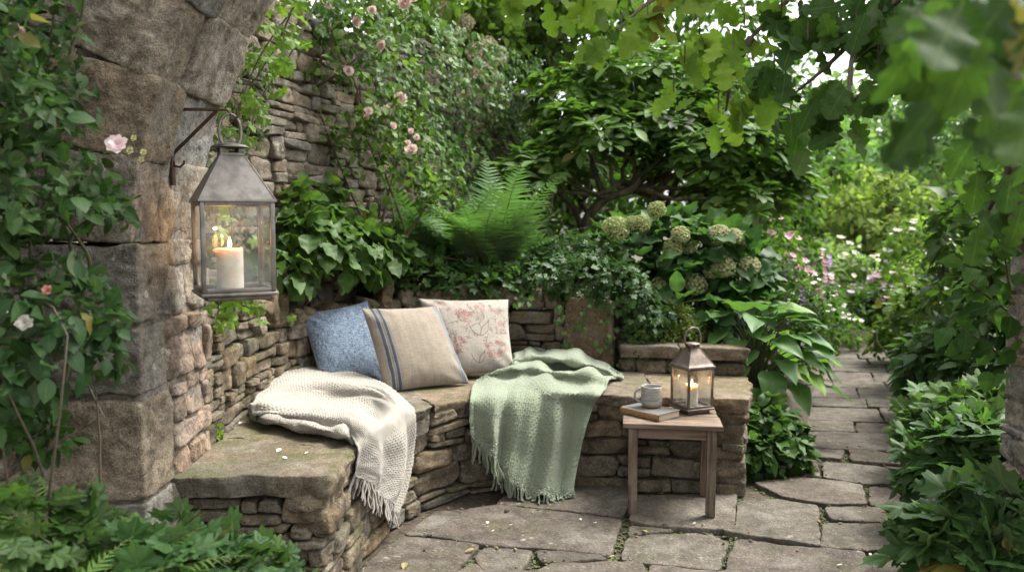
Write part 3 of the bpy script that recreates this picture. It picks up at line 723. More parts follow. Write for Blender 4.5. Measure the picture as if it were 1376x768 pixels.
for i in range(nv):
    a0, a1 = math.pi * i / nv, math.pi * (i + 1) / nv; am = (a0 + a1) / 2; d = A([[math.cos(am), 0, math.sin(am)]]); t = A([[-math.sin(am), 0, math.cos(am)]]); dep = rng.uniform(.44, .53)
    for (ya, yb) in (((Y0, Y0 + .25), (Y0 + .25, Y1)) if i % 2 else ((Y0, Y0 + .19), (Y0 + .19, Y1))):
        rad = RA + dep / 2 + rng.uniform(-.012, .012); v0 = len(mb.v)
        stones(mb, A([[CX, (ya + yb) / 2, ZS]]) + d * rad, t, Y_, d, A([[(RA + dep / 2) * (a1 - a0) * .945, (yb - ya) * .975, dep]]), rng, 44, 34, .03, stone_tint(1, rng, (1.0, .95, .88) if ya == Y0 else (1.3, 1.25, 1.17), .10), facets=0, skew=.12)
part('arch_ring', mb, M['ashlar'], ar)
# mortar ring just inside the soffit so that no light leaks between voussoirs
mb = MB(); aa = np.linspace(0, math.pi, 40); ring = []
for a in aa:
    c, s2 = math.cos(a), math.sin(a); ring.append([(CX + (RA + .02) * c, Y0 + .04, ZS + (RA + .02) * s2), (CX + (RA + .30) * c, Y0 + .04, ZS + (RA + .30) * s2), (CX + (RA + .30) * c, Y1 - .04, ZS + (RA + .30) * s2), (CX + (RA + .02) * c, Y1 - .04, ZS + (RA + .02) * s2)])
mb.grid(A(ring), closed_u=True); part('ring_core', mb, bpy.data.materials['jamb_mortar'], ar)
# wall around the arch
mb = MB()
for x0, x1 in ((-3.9, CX - RA - .62), (CX + RA + .62, 4.2)):
    wall(mb, Path2([(x0, Y0 + .03), (x1, Y0 + .03)]), -.03, 3.6, rng, lr=(.2, .42), hr=(.12, .24), depth=.2, sub=7, k=6, amp=.1, base=(.85, .82, .76), gap=.006)
    mb.box(((x0 + x1) / 2, (Y0 + Y1) / 2 + .03, 1.77), (x1 - x0, Y1 - Y0 - .2, 3.54), bev=.02, col=(.5, .47, .42))
wc = wall_cells(2 * (RA + .62), ZS, lambda s_: 3.6, rng, (.16, .34), (.10, .18), .2); cc = []
for (s0, s1, za, zb) in wc:
    x = CX - RA - .62 + (s0 + s1) / 2; z = (za + zb) / 2
    if math.hypot(x - CX, z - ZS) > RA + .50: cc.append((x, z, s1 - s0, zb - za))
cc = A(cc); n = len(cc); O = np.ones((n, 1))
stones(mb, np.c_[cc[:, 0], np.full(n, Y0 + .13), cc[:, 1]], O * X_, O * Y_, O * Z_, np.c_[cc[:, 2] * 1.02, np.full(n, .2), cc[:, 3] * 1.03], rng, 7, 6, .1, stone_tint(n, rng, (.85, .82, .76), .25))
stones(mb, np.c_[cc[:, 0], np.full(n, Y1 - .2), cc[:, 1]], O * X_, O * Y_, O * Z_, np.c_[cc[:, 2] * 1.02, np.full(n, .34), cc[:, 3] * 1.03], rng, 7, 6, .1, stone_tint(n, rng, (.85, .82, .76), .25))
part('spandrel_wall', mb, M['oldwall'], ar)
# ------------------------------------------------------------------ cushions
def cushion(name, label, corners, thick, mat, paint=None, seed=0, bulge=(0, 0), n=110, sag=.0):
    """corners TL TR BR BL (front seam, world); inflated along the quad's normal"""
    TL, TR, BR, BL = [A(c, float) for c in corners]; cen = (TL + TR + BR + BL) / 4
    root = (cen[0], cen[1], min(BL[2], BR[2]))
    u = np.linspace(0, 1, n); U, V = np.meshgrid(u, u); a, b = 2 * U - 1, 2 * V - 1
    # edges draw in between the corners
    pin = .055; a2 = a * (1 - pin * (1 - b ** 2) * np.abs(a) ** 3); b2 = b * (1 - pin * (1 - a ** 2) * np.abs(b) ** 3)
    u2, v2 = ((a2 + 1) / 2)[..., None], ((b2 + 1) / 2)[..., None]
    base = (TL * (1 - u2) + TR * u2) * (1 - v2) + (BL * (1 - u2) + BR * u2) * v2
    nn = nrm(np.cross(TR - TL, BL - TL)); nn = nn if nn[1] < 0 else -nn
    prof = ((1 - np.abs(a) ** 2.4).clip(0) * (1 - np.abs(b) ** 2.4).clip(0)) ** .52
    w = A([seed, seed * 1.7, 0.]); q = np.stack([U * 3, V * 3, 0 * U], -1) + w
    edge = 1 - np.minimum(1 - np.abs(a), 1 - np.abs(b)); cr = np.clip(np.abs(a) + np.abs(b) - 1.0, 0, 1)
    ang = np.arctan2(b, a); wr = .010 * cr * np.sin((np.abs(a) - np.abs(b)) * 13 + 2 * noise(q)) + .008 * noise(q * .8) + .006 * noise(q * 2.3) * edge
    wr += sag * np.exp(-((V - .18) / .10) ** 2) * -1
    mb = MB(); col = paint(U, V, seed) if paint else np.ones((n, n, 3))
    uv = np.stack([U, V], -1)
    for s_, fl in ((1, False), (-.8, True)):
        G = base + nn * ((thick / 2 * prof + wr * (prof > 0.02) * prof ** .5) * s_)[..., None]; mb.grid(G, col, uv, flip=fl)
    # narrow seam
    o = part(name, mb, mat); return o, root
def finish(o, root, label, cat, group=None):
    V = np.zeros(len(o.data.vertices) * 3); o.data.vertices.foreach_get('co', V); V = V.reshape(-1, 3) - A(root); o.data.vertices.foreach_set('co', V.ravel()); o.location = root; o.data.update(); return tag(o, label, cat, group)

o, r = cushion('cushion', '', [PY(403, 421, 4.64), PY(494, 404, 4.90), PY(523, 517, 4.72), PY(432, 517, 4.50)], .15, M['blue'], seed=3)
finish(o, r, 'blue woven cushion leaning on the wall beside the cream throw', 'cushion', 'cushions on the bench')
def paint_stripe(U, V, s):
    c = np.ones(U.shape + (3,)) * A([.385, .335, .27]); navy = A([.075, .095, .135]); blue = A([.17, .235, .33])
    def st(x0, x1, k): c[(U > x0) & (U < x1)] = k
    st(.065, .072, blue); st(.085, .125, navy); st(.135, .152, A([.20, .20, .20])); st(.158, .195, navy); st(.203, .208, blue)
    st(.905, .909, blue); st(.918, .940, blue); st(.947, .965, navy * 1.6); st(.972, .976, blue)
    c *= (1 + .10 * noise(np.stack([U * 240, V * 3, 0 * U], -1)) + .06 * noise(np.stack([U * 40, V * 2, 0 * U + 3], -1)) + .05 * noise(np.stack([U * 4, V * 240, 0 * U], -1)))[..., None]
    return c
o, r = cushion('cushion', '', [PY(486, 414, 4.58), PY(588, 411, 4.80), PY(631, 515, 4.58), PY(517, 529, 4.36)], .17, M['linen'], paint_stripe, seed=9, n=180)
finish(o, r, 'oatmeal linen cushion with dark blue stripes near both sides', 'cushion', 'cushions on the bench')
def paint_floral(U, V, s):
    rg = np.random.default_rng(4); c = np.ones(U.shape + (3,)) * A([.55, .51, .45]); P = np.stack([U, V], -1)
    red = A([.30, .045, .05]); pink = A([.46, .16, .15]); brown = A([.17, .125, .095])
    def ink(m, col, k): c[...] = c * (1 - (m * k)[..., None]) + col * (m * k)[..., None]
    nz = noise(np.stack([U * 90, V * 90, 0 * U], -1))
    def rose(cx, cy, r, col):
        d = np.hypot(U - cx, V - cy) / r; an = np.arctan2(V - cy, U - cx)
        ring = np.abs(np.sin(d * 7 + 1.6 * np.sin(an * 3 + cx * 9) + .8 * nz)) < .38; sh = d < 1 + .16 * np.sin(an * 7 + cy * 20)
        ink((ring & sh).astype(float), col, .85); ink((sh & (nz > .1)).astype(float), pink, .4)
    def stroke(pts, w, col, k=.85):
        q = catmull(pts, 40); d = np.full(U.shape, 9.)
        for i in range(len(q) - 1):
            ab = q[i + 1] - q[i]; t = np.clip(((P - q[i]) @ ab) / (ab @ ab + 1e-9), 0, 1); d = np.minimum(d, np.linalg.norm(P - (q[i] + t[..., None] * ab), axis=-1))
        ink((d < w * (1 + .4 * nz)).astype(float), col, k)
    def spray(cx, cy, n, R, col):
        for _ in range(n): a = rg.uniform(0, 6.28); q = R * rg.random() ** .5; rose(cx + q * math.cos(a), cy + q * math.sin(a), rg.uniform(.016, .032), col)
    for cx, cy, r in ((.42, .26, .075), (.30, .70, .07), (.85, .22, .05), (.72, .80, .065)): rose(cx, cy, r, red)
    spray(.78, .70, 20, .14, red); spray(.72, .16, 14, .12, pink); spray(.20, .12, 14, .12, red); spray(.34, .68, 12, .10, red); spray(.14, .40, 12, .10, pink); spray(.88, .44, 9, .08, pink); spray(.14, .86, 10, .09, red); spray(.48, .30, 8, .08, pink)
    for k in range(34):
        x, y = rg.uniform(.06, .94), rg.uniform(.06, .94); a = rg.uniform(0, 6.28); l = rg.uniform(.06, .15); b_ = rg.normal(0, .8)
        e = [(x, y), (x + l * .5 * math.cos(a), y + l * .5 * math.sin(a)), (x + l * math.cos(a + b_), y + l * math.sin(a + b_))]; stroke(e, .0045, brown, .6)
        for f in (.4, .8): X = x + l * f * math.cos(a); Y = y + l * f * math.sin(a); stroke([(X, Y), (X + .02 * math.cos(a + 1.2), Y + .02 * math.sin(a + 1.2)), (X + .032 * math.cos(a + .9), Y + .032 * math.sin(a + .9))], .006, brown, .55)
    # little drawn birds
    for bx_, by_, sc in ((.62, .45, 1.), (.55, .82, .7)):
        f = lambda *q: [(bx_ + sc * x, by_ + sc * y) for x, y in q]
        stroke(f((-.14, -.06), (-.10, .05), (-.02, .11), (.05, .08)), .005, brown, .8); stroke(f((-.02, .11), (.02, .0), (.09, -.07), (.11, -.10)), .005, brown, .8); stroke(f((.05, .08), (.09, .02), (.11, -.10)), .004, brown, .7); stroke(f((-.16, .1), (-.13, .04), (-.08, .06)), .004, brown, .6)
    return c * (1 + .04 * nz)[..., None]
o, r = cushion('cushion', '', [PY(563, 401, 4.98), PY(683, 402, 5.04), PY(692, 500, 4.80), PY(590, 508, 4.72)], .16, M['linen'], paint_floral, seed=5, n=210)
finish(o, r, 'cream cushion printed with red flowers and brown drawn birds', 'cushion', 'cushions on the bench')

# ------------------------------------------------------------------ knitted throws
def knit_sheet(G, nu, nv, stitch, amp, seed, folds=None):
    """smooth sheet through the control grid, then folds, then moss-stitch relief"""
    S = bicubic(G, nu, nv); u = np.linspace(0, 1, nu); v = np.linspace(0, 1, nv); U, V = np.meshgrid(u, v)
    def normals(S):
        du = np.gradient(S, axis=1); dv = np.gradient(S, axis=0); n = nrm(np.cross(du, dv)); return n
    N_ = normals(S)
    if folds is not None: S = S + N_ * folds(U, V)[..., None]
    S = S + N_ * (.006 * noise(np.stack([U * 7, V * 9, 0 * U + seed], -1)) + .0025 * noise(np.stack([U * 22, V * 26, 0 * U + seed], -1)))[..., None]
    N_ = normals(S); lu = np.cumsum(np.r_[0, np.linalg.norm(np.diff(S[nv // 2], axis=0), axis=1).repeat(1)]); lv = np.cumsum(np.r_[0, np.linalg.norm(np.diff(S[:, nu // 2], axis=0), axis=1)])
    X = U * (np.linalg.norm(np.diff(S, axis=1), axis=-1).sum(1).mean()) / stitch; Yv = V * (np.linalg.norm(np.diff(S, axis=0), axis=-1).sum(0).mean()) / stitch
    wob = noise(np.stack([X * .35, Yv * .35, 0 * X + seed], -1)); X = X + .22 * wob; Yv = Yv + .22 * noise(np.stack([X * .3, Yv * .3, 0 * X + seed + 5], -1)); rel = (1 + .35 * noise(np.stack([X * 1.3, Yv * 1.3, 0 * X], -1))) * np.abs(np.sin(np.pi * X)) ** .8 * np.abs(np.sin(np.pi * Yv)) ** .8; odd = (np.floor(X) + np.floor(Yv)) % 2
    rel = rel * (.55 + .45 * odd); S = S + N_ * (amp * rel)[..., None]
    return S
def throw_obj(name, label, S, mat, root, fringe, seed, back=.004):
    mb = MB(); mb.grid(S, uv=None)
    du = np.gradient(S, axis=1); dv = np.gradient(S, axis=0); N_ = nrm(np.cross(du, dv)); mb.grid(S[::2, ::2] - N_[::2, ::2] * back, flip=True)
    bd = np.vstack([S[0], S[1:, -1], S[-1, ::-1][1:], S[::-1, 0][1:]]); nb = np.vstack([N_[0], N_[1:, -1], N_[-1, ::-1][1:], N_[::-1, 0][1:]]); mb.grid(np.stack([bd, bd - nb * back]))
    o = part(name, mb, mat); o.location = root
    V = np.zeros(len(o.data.vertices) * 3); o.data.vertices.foreach_get('co', V); o.data.vertices.foreach_set('co', (V.reshape(-1, 3) - A(root)).ravel()); o.data.update()
    rg = np.random.default_rng(seed); fb = MB(); hem = S[-1]; n, ln, flr = fringe; L = np.r_[0, np.cumsum(np.linalg.norm(np.diff(hem, axis=0), axis=1))]
    for i in range(n):
        s_ = (i + .5) / n * L[-1]; p = A([np.interp(s_, L, hem[:, k]) for k in range(3)]); k = int(np.argmin(np.abs(L - s_))); nn = N_[-1, k]; dn = nrm(nrm(dv[-1, k]) * .35 + A([0, 0, -1.]))
        sw = rg.normal(0, .14, 3); sw[2] = 0
        for j in range(2):
            l = ln * rg.uniform(.75, 1.15); a = p - nn * .004 + rg.normal(0, .0025, 3); w2 = rg.normal(0, .06, 3); w2[2] = 0; pts = []
            for t in np.linspace(0, 1, 8):
                q = a + dn * l * t + (sw * t ** 1.5 + w2 * t ** 2) * l * .5 + A([math.sin(t * 9 + i) * .0022, math.cos(t * 8 + i * 2) * .0022, 0]); q[2] = max(q[2], flr + .003 * rg.random())
                pts.append(q)
            fb.tube(pts, np.linspace(.0040, .0032, 8), 6)
    part('fringe', fb, mat, o); return tag(o, label, 'throw', 'knitted throws on the bench')

def onz(rows): return rows
# cream throw: bundle lying on the seat, end hanging over the inner edge
def sz(px, py, h): return Pz(px, py, HS + h)
fq = (-.565, 3.68, .3); fn = (.96, -.22, 0)
def fc(px, py, o=.03): return Ppl(px, py, A(fq) + A([o, -.2 * o, 0]), fn)
G = [[sz(352, 556, .02), sz(346, 550, .045), sz(340, 555, .05), sz(337, 559, .03), sz(345, 567, .006)],
     [sz(350, 522, .03), sz(345, 528, .085), sz(340, 540, .10), sz(337, 547, .075), sz(346, 557, .058)],
     [sz(382, 500, .06), sz(384, 510, .125), sz(384, 536, .055), sz(388, 549, .085), sz(394, 563, .058)],
     [sz(425, 494, .07), sz(424, 506, .12), sz(424, 534, .04), sz(432, 551, .085), sz(437, 569, .060)],
     [sz(474, 500, .07), sz(466, 510, .105), sz(462, 536, .03), sz(466, 556, .080), sz(463, 576, .056)],
     [sz(518, 516, .06), sz(508, 521, .085), sz(500, 545, .03), sz(490, 568, .07), sz(473, 586, .040)],
     [sz(549, 540, .02), sz(537, 546, .05), sz(521, 559, .045), sz(504, 578, .05), sz(479, 598, .02)],
     [fc(559, 556, .035), fc(545, 570, .035), fc(527, 585, .045), fc(508, 600, .05), fc(480, 612, .04)],
     [fc(557, 597, .03), fc(545, 610, .03), fc(526, 622, .04), fc(505, 626, .045), fc(478, 624, .04)],
     [fc(548, 648, .03), fc(539, 648, .03), fc(522, 646, .035), fc(502, 640, .04), fc(477, 631, .04)],
     [fc(537, 690, .03), fc(529, 680, .03), fc(515, 666, .035), fc(496, 650, .04), fc(476, 636, .04)]]
def cf(U, V):
    top = sstep(.62, .5, V); h = sstep(.55, .75, V)
    r = .022 * np.exp(-((U - (.42 + .12 * np.sin(V * 7))) / .045) ** 2) * top * -1 - .014 * np.exp(-((U - (.16 + .25 * V)) / .03) ** 2) * top + .020 * np.sin(U * 13 + V * 6) * top * sstep(0, .15, V)
    r += .014 * np.exp(-((U - .70) / .05) ** 2) * top + .018 * np.sin(U * 15 + .8 + V * 2) * h
    return r * sstep(0, .06, U) * sstep(1, .94, U)
S = knit_sheet(G, 270, 470, .0142, .0048, 3, cf)
S[..., 2] = np.where((S[..., 2] < HS + .006) & ((S - A(fq)) @ A(fn) < 0.0), HS + .006, S[..., 2])
cream = throw_obj('throw_blanket', 'cream knitted throw bundled on the seat, fringed end hanging over the edge', S, M['cream'], tuple(Pz(440, 560, HS)), (46, .085, .012), 5)
# the folded layer under it, its rolled edge showing along the front
rows = []
for k, (px, py) in enumerate([(341, 560), (352, 566), (378, 571), (408, 576), (438, 582), (462, 588), (477, 592)]):
    t_ = .5 if k in (0, 6) else 1.; rows.append([sz(px + 14, py - 34, .03 * t_), sz(px + 6, py - 22, .052 * t_), sz(px + 1, py - 10, .060 * t_), sz(px - 1, py - 3, .048 * t_), sz(px - 1, py + 2, .022 * t_), sz(px + 2, py, .006), sz(px + 6, py - 12, .004)])
U_ = knit_sheet(rows, 120, 260, .0142, .0048, 12, lambda U, V: .007 * np.sin(V * 23 + U * 5) * np.sin(np.pi * U) + .005 * np.sin(V * 11 - U * 6))
mb = MB(); mb.grid(U_); part('folded_layer', mb, M['cream'], cream)
# sage throw
def hc(px, py, Y): return PY(px, py, Y)
G = [[sz(688, 498, .02), sz(716, 494, .02), sz(757, 496, .02), sz(800, 500, .02), sz(838, 507, .012)],
     [sz(690, 482, .10), sz(716, 466, .13), sz(757, 472, .12), sz(797, 480, .09), sz(839, 503, .03)],
     [sz(690, 490, .10), sz(714, 477, .13), sz(756, 484, .115), sz(796, 491, .085), sz(837, 508, .02)],
     [sz(680, 498, .06), sz(712, 489, .075), sz(752, 492, .06), sz(795, 499, .045), sz(826, 509, .02)],
     [sz(664, 499, .08), sz(704, 492, .105), sz(744, 497, .10), sz(786, 502, .085), sz(819, 510, .045)],
     [sz(645, 507, .05), sz(690, 504, .06), sz(732, 508, .055), sz(776, 513, .05), sz(815, 519, .03)],
     [sz(636, 517, .025), sz(678, 518, .03), sz(720, 521, .03), sz(764, 526, .03), sz(806, 532, .02)],
     [hc(632, 534, 4.20), hc(672, 537, 4.25), hc(714, 540, 4.27), hc(757, 544, 4.27), hc(798, 546, 4.27)],
     [hc(631, 560, 4.17), hc(667, 566, 4.20), hc(708, 572, 4.22), hc(750, 578, 4.22), hc(788, 574, 4.23)],
     [hc(632, 577, 4.16), hc(664, 595, 4.18), hc(700, 610, 4.19), hc(742, 618, 4.18), hc(779, 612, 4.21)],
     [hc(633, 586, 4.15), hc(662, 612, 4.15), hc(694, 640, 4.14), hc(733, 655, 4.12), hc(772, 650, 4.16)],
     [hc(634, 590, 4.15), hc(662, 618, 4.14), hc(693, 654, 4.12), hc(730, 668, 4.09), hc(773, 664, 4.13)]]
def gf(U, V):
    h = sstep(.5, .8, V); t = sstep(.6, .45, V)
    x = U + .05 * np.sin(V * 5)
    r = h * (.068 * (np.abs(np.sin(x * 11.5 - .3)) ** 1.2 - .55) + .014 * np.sin(x * 37 + 1)) + t * (.016 * np.sin(U * 9 + V * 20) + .014 * np.sin(U * 15 - V * 14 + 1) + .008 * np.sin(U * 31 + V * 9)) * sstep(0, .1, V)
    r += .014 * np.exp(-((U - .24) / .05) ** 2) * sstep(.35, .6, V)
    return -r * sstep(0, .05, U) * sstep(1, .95, U)
S = knit_sheet(G, 400, 560, .0148, .0062, 8, gf); S[..., 2] = np.maximum(S[..., 2], .012)
throw_obj('throw_blanket', 'sage green knitted throw draped over the bench front down to the paving', S, M['sage'], tuple(Pz(735, 515, HS)), (58, .098, .006), 6)

# ------------------------------------------------------------------ lanterns and candles
def lantern(name, label, loc, rz, side, hb, hr_, ringr, ringh, ringc, mat, scale_frame=.011, group='candle lanterns', base=True):
    """origin: underside of the base"""
    t = thing(name, label, 'lantern', loc, group, rz); w = side / 2; f = scale_frame; z0 = .03
    mb = MB(); mb.box((0, 0, .008), (side * .86, side * .86, .016), bev=.003); mb.box((0, 0, .0225), (side + .012, side + .012, .013), bev=.004, n=5)
    part('base', mb, mat, t, local=True)
    mb = MB()
    for sx in (-1, 1):
        for sy in (-1, 1): mb.box((sx * (w - f / 2), sy * (w - f / 2), z0 + hb / 2), (f, f, hb), bev=.0018)
    for k in range(4):
        R = rotz(k * math.pi / 2)
        for z in (z0 + f * .5, z0 + hb - f * .5): mb.box(R @ A([0, -(w - f / 2) - .0012, z]), (side - 2 * f - .001, f * .8, f), R, bev=.0018)
    part('frame', mb, mat, t, local=True)
    # one hinged door on the right face: slim inner frame with a catch
    for k in range(4):
        R = rotz(k * math.pi / 2); g = MB(); g.box(R @ A([0, -(w - f * .55), z0 + hb / 2]), (side - 2 * f, .0022, hb - 2 * f), R, bev=.0004); part('glass_pane', g, M['glass'], t, local=True)
    mb = MB(); R = rotz(math.pi / 2); e = f * .55
    for sx in (-1, 1): mb.box(R @ A([sx * (w - f - e * .6), -(w + .002), z0 + hb / 2]), (e, .004, hb - 1.2 * f), R, bev=.001)
    for z in (z0 + f * 1.1, z0 + hb - f * 1.1): mb.box(R @ A([0, -(w + .0015), z]), (side - 2 * f - 2 * e, .0035, e), R, bev=.001)
    for z in (z0 + hb * .2, z0 + hb * .8): mb.tube([R @ A([-(w - f * .4), -(w + .004), z - .012]), R @ A([-(w - f * .4), -(w + .004), z + .012])], .0035, 8)
    part('door', mb, mat, t, local=True)
    # hip roof with a flared eave
    zb = z0 + hb; tw = side * .17; mb = MB(); P = [(w + .007, zb - .002), (w + .007, zb + .006), (w + .002, zb + .009)]
    for q in np.linspace(0, 1, 7)[1:]: P.append((w + .002 + (tw - w - .002) * q, zb + .009 + hr_ * q))
    rings = []
    for r, z in P: rings.append([(-r, -r, z), (r, -r, z), (r, r, z), (-r, r, z)])
    for k in range(4):
        mb.grid(A([[rg_[k], rg_[(k + 1) % 4]] for rg_ in rings]))
    mb.add(A(rings[0]), [A([[3, 2, 1, 0]])])
    for k in range(4):  # soldered ridges
        a = A(rings[2][k]); b = A(rings[-1][k]); mb.tube([a, b], .0022, 6)
    part('roof', mb, mat, t, local=True)
    zt = zb + .009 + hr_; mb = MB(); ch = side * .13
    for k in range(4):
        R = rotz(k * math.pi / 2 + .0)
        mb.box(R @ A([0, -tw + .002, zt + ch * .18]), (tw * 2 - .002, .003, ch * .36), R, bev=.0008)
        for sx in (-1, 1): mb.box(R @ A([sx * tw * .72, -tw + .002, zt + ch * .64]), (tw * .5, .003, ch * .56), R, bev=.0008)
    mb.lathe([(.0, zt + ch * .9), (tw * 1.5, zt + ch * .92), (tw * 1.6, zt + ch), (tw * 1.25, zt + ch * 1.3), (tw * .5, zt + ch * 1.5), (0.0005, zt + ch * 1.52)], seg=24); part('vent_cap', mb, mat, t, local=True)
    mb = MB(); zc = zt + ch * .85; a = np.linspace(-.42 * math.pi, 1.42 * math.pi, 30) ; pts = [A([tw * 1.25 * -1, 0, zc])]
    cc = zc + ringc; ring = [A([ringr * math.cos(q) * .92, 0, cc + ringh * math.sin(q)]) for q in np.linspace(1.30 * math.pi, -.30 * math.pi, 34)]
    mb.tube([A([-tw * 1.15, 0, zc])] + ring + [A([tw * 1.15, 0, zc])], .0052, 8); part('ring_handle', mb, mat, t, local=True)
    return t, z0, zt + ch * 1.5, cc + ringh
def candle(label, loc, r, h, melt=0., watts=.12, seed=0):
    rg = np.random.default_rng(seed); a = np.linspace(0, 2 * math.pi, 36, endpoint=False); P = [(r * .98, 0), (r, .004)] + [(r, h * q) for q in (.2, .4, .6, .8, .92)] + [(r * .99, h), (r * .9, h + .002), (r * .78, h - .006), (r * .4, h - .012), (.001, h - .013)]
    G = []
    for k, (rr, z) in enumerate(P):
        q = np.stack([rr * np.cos(a), rr * np.sin(a), np.full(36, z)], -1); m = (k >= 6) * (k <= 9)
        side = np.exp(-((np.mod(a - 3.4 + math.pi, 2 * math.pi) - math.pi) / .5) ** 2)
        q[:, 2] += m * .006 * (noise(q * 40 + seed)); q[:, :2] *= (1 + melt * side * (k in (6, 7, 8)) + .012 * noise(q * 30 + seed))[:, None]; q[:, 2] -= m * melt * .02 * side; G.append(q)
    mb = MB(); mb.grid(A(G), closed_u=True)
    o = part('pillar_candle', mb, M['wax']); o.location = loc; tag(o, label, 'candle', 'lit candles')
    mb = MB(); mb.tube([(0, 0, h - .014), (0.001, 0, h - .002), (.002, 0, h + .006)], .0013, 6); part('wick', mb, M['wick'], o, local=True)
    s = r / .04; fl = MB(); fl.lathe([(.0003, h + .002), (.0045 * s, h + .007 * s), (.0062 * s, h + .013 * s), (.005 * s, h + .021 * s), (.0022 * s, h + .031 * s), (.0002, h + .038 * s)], seg=14); part('flame', fl, M['flame'], o, local=True)
    L = bpy.data.lights.new('candle_light', 'POINT'); L.energy = watts; L.color = (1, .55, .22); L.shadow_soft_size = .004; lo = bpy.data.objects.new('candle_light', L); COL.objects.link(lo); lo.parent = o; lo.location = (0, 0, h + .046 * s)
    return o
# hanging lantern: top of its ring sits in the bracket hook
LX, LY = -1.01, 2.95
lz = 1.42 + (300 - 404) / 1094 * 2.85
t, z0, zcap, ztop = lantern('hanging_lantern', 'large pewter lantern hanging from the iron bracket on the arch, candle lit', (LX, LY, lz), math.radians(28), .249, .318, .152, .041, .063, .061, M['pewter'], .0146)
candle('thick ivory candle with a melted lip burning in the hanging lantern', (LX - .012, LY, lz + z0), .046, .150, .28, .45, 1)
HOOKZ = lz + ztop - .006
br = thing('wall_bracket', 'rusty iron bracket fixed to the arch jamb above the hanging lantern', 'bracket', (CX - RA, LY, HOOKZ)); I = M['iron']; bx0 = CX - RA + .004
mb = MB(); mb.box((bx0 + .004, LY, HOOKZ - .105), (.008, .030, .285), bev=.0015); part('wall_plate', mb, I, br)
mb = MB(); mb.box(((bx0 + LX - .03) / 2, LY, HOOKZ + .022), (LX - .03 - bx0, .017, .010), bev=.0015); part('arm', mb, I, br)
mb = MB(); mb.tube([(bx0 + .006, LY, HOOKZ - .135), (LX - .045, LY, HOOKZ + .018)], .0065, 8); part('brace', mb, I, br)
mb = MB(); mb.tube([(LX - .035, LY, HOOKZ + .022), (LX - .01, LY, HOOKZ + .020), (LX + .004, LY, HOOKZ + .004), (LX + .003, LY, HOOKZ - .010), (LX + .016, LY, HOOKZ - .016), (LX + .028, LY, HOOKZ - .004), (LX + .026, LY, HOOKZ + .012)], .0048, 8); part('hook', mb, I, br)
mb = MB(); mb.tube([(bx0 + .008, LY, HOOKZ - .16), (bx0 + .012, LY, HOOKZ - .178), (bx0 + .03, LY, HOOKZ - .182), (bx0 + .044, LY, HOOKZ - .17), (bx0 + .046, LY, HOOKZ - .158)], .0042, 8); part('curl', mb, I, br)

# ------------------------------------------------------------------ side table with its things
TX, TY, TR, TH = .800, 4.045, math.radians(-8), .455
tb = thing('side_table', 'small square weathered wooden side table standing on the paving', 'table', (TX, TY, 0), rz=TR)
rng = np.random.default_rng(8); mb = MB(); TW, TD = .475, .40; y = -TD / 2
for k, wd in enumerate((.102, .098, .105, .095)):
    mb.box((rng.uniform(-.002, .002), y + wd / 2, TH - .012 + rng.uniform(-.001, .001)), (TW + rng.uniform(-.004, .004), wd - .0025, .024), bev=.003, n=14, noise_amp=.0016, seed=k * 7, col=tuple(A([1, .97, .94]) * rng.uniform(.8, 1.2))); y += wd
part('tabletop', mb, M['wood_x'], tb, local=True)
for sx in (-1, 1):
    for sy in (-1, 1):
        mb = MB(); mb.box((sx * (TW / 2 - .05), sy * (TD / 2 - .045), (TH - .024) / 2), (.044, .044, TH - .026), bev=.003, n=12, noise_amp=.0014, seed=sx + 3 * sy + 9, col=(.82, .78, .74)); part('leg', mb, M['wood_z'], tb, local=True)
for sy in (-1, 1):
    mb = MB(); mb.box((0, sy * (TD / 2 - .045), TH - .052), (TW - .146, .022, .052), bev=.002, n=9, noise_amp=.001, seed=sy, col=(.85, .78, .72)); part('apron', mb, M['wood_x'], tb, local=True)
for sx in (-1, 1):
    mb = MB(); mb.box((sx * (TW / 2 - .05), 0, TH - .052), (.022, TD - .136, .052), bev=.002, n=9, noise_amp=.001, seed=sx + 5, col=(.85, .78, .72)); part('apron', mb, M['wood_x'], tb, local=True)
bk = thing('book', 'old clothbound book with worn tan spine lying under the mug', 'book', (.700, 4.05, TH + .001), rz=math.radians(-49)); bl, bw_, bh = .245, .165, .036
mb = MB(); mb.box((0, 0, bh - .002), (bl, bw_, .0035), bev=.001, n=8, noise_amp=.0008); mb.box((0, 0, .002), (bl, bw_, .0035), bev=.001); part('cover', mb, M['book_cloth'], bk, local=True)
mb = MB(); a = np.linspace(-.5 * math.pi, .5 * math.pi, 9); prof = [(-bw_ / 2 - .009 * math.cos(q), bh / 2 + bh / 2 * math.sin(q)) for q in a]; inn = [(x + .004, bh / 2 + (z - bh / 2) * .84) for x, z in prof]
G = A([[(X, yy, zz) for yy, zz in prof + inn[::-1]] for X in (-bl / 2, -bl / 4, 0, bl / 4, bl / 2)]); mb.grid(G, closed_u=True); part('spine', mb, M['book_spine'], bk, local=True)
mb = MB(); mb.box((0, .0, bh / 2), (bl - .012, bw_ - .010, bh - .0075), bev=.001, n=8, noise_amp=.0007); part('pages', mb, M['page'], bk, local=True)
mg = thing('mug', 'speckled grey stoneware mug with bare clay foot standing on the book', 'mug', (.708, 4.075, TH + bh + .0012), rz=math.radians(172)); r = .053; h = .108
mb = MB(); mb.lathe([(.001, .003), (r * .78, .002), (r * .90, .005), (r * .965, .016), (r, .03), (r * 1.0, h * .6), (r * .985, h - .004), (r * .965, h), (r * .93, h - .003), (r * .91, h * .5), (r * .85, .012), (.001, .010)], seg=40); part('cup', mb, M['mug'], mg, local=True)
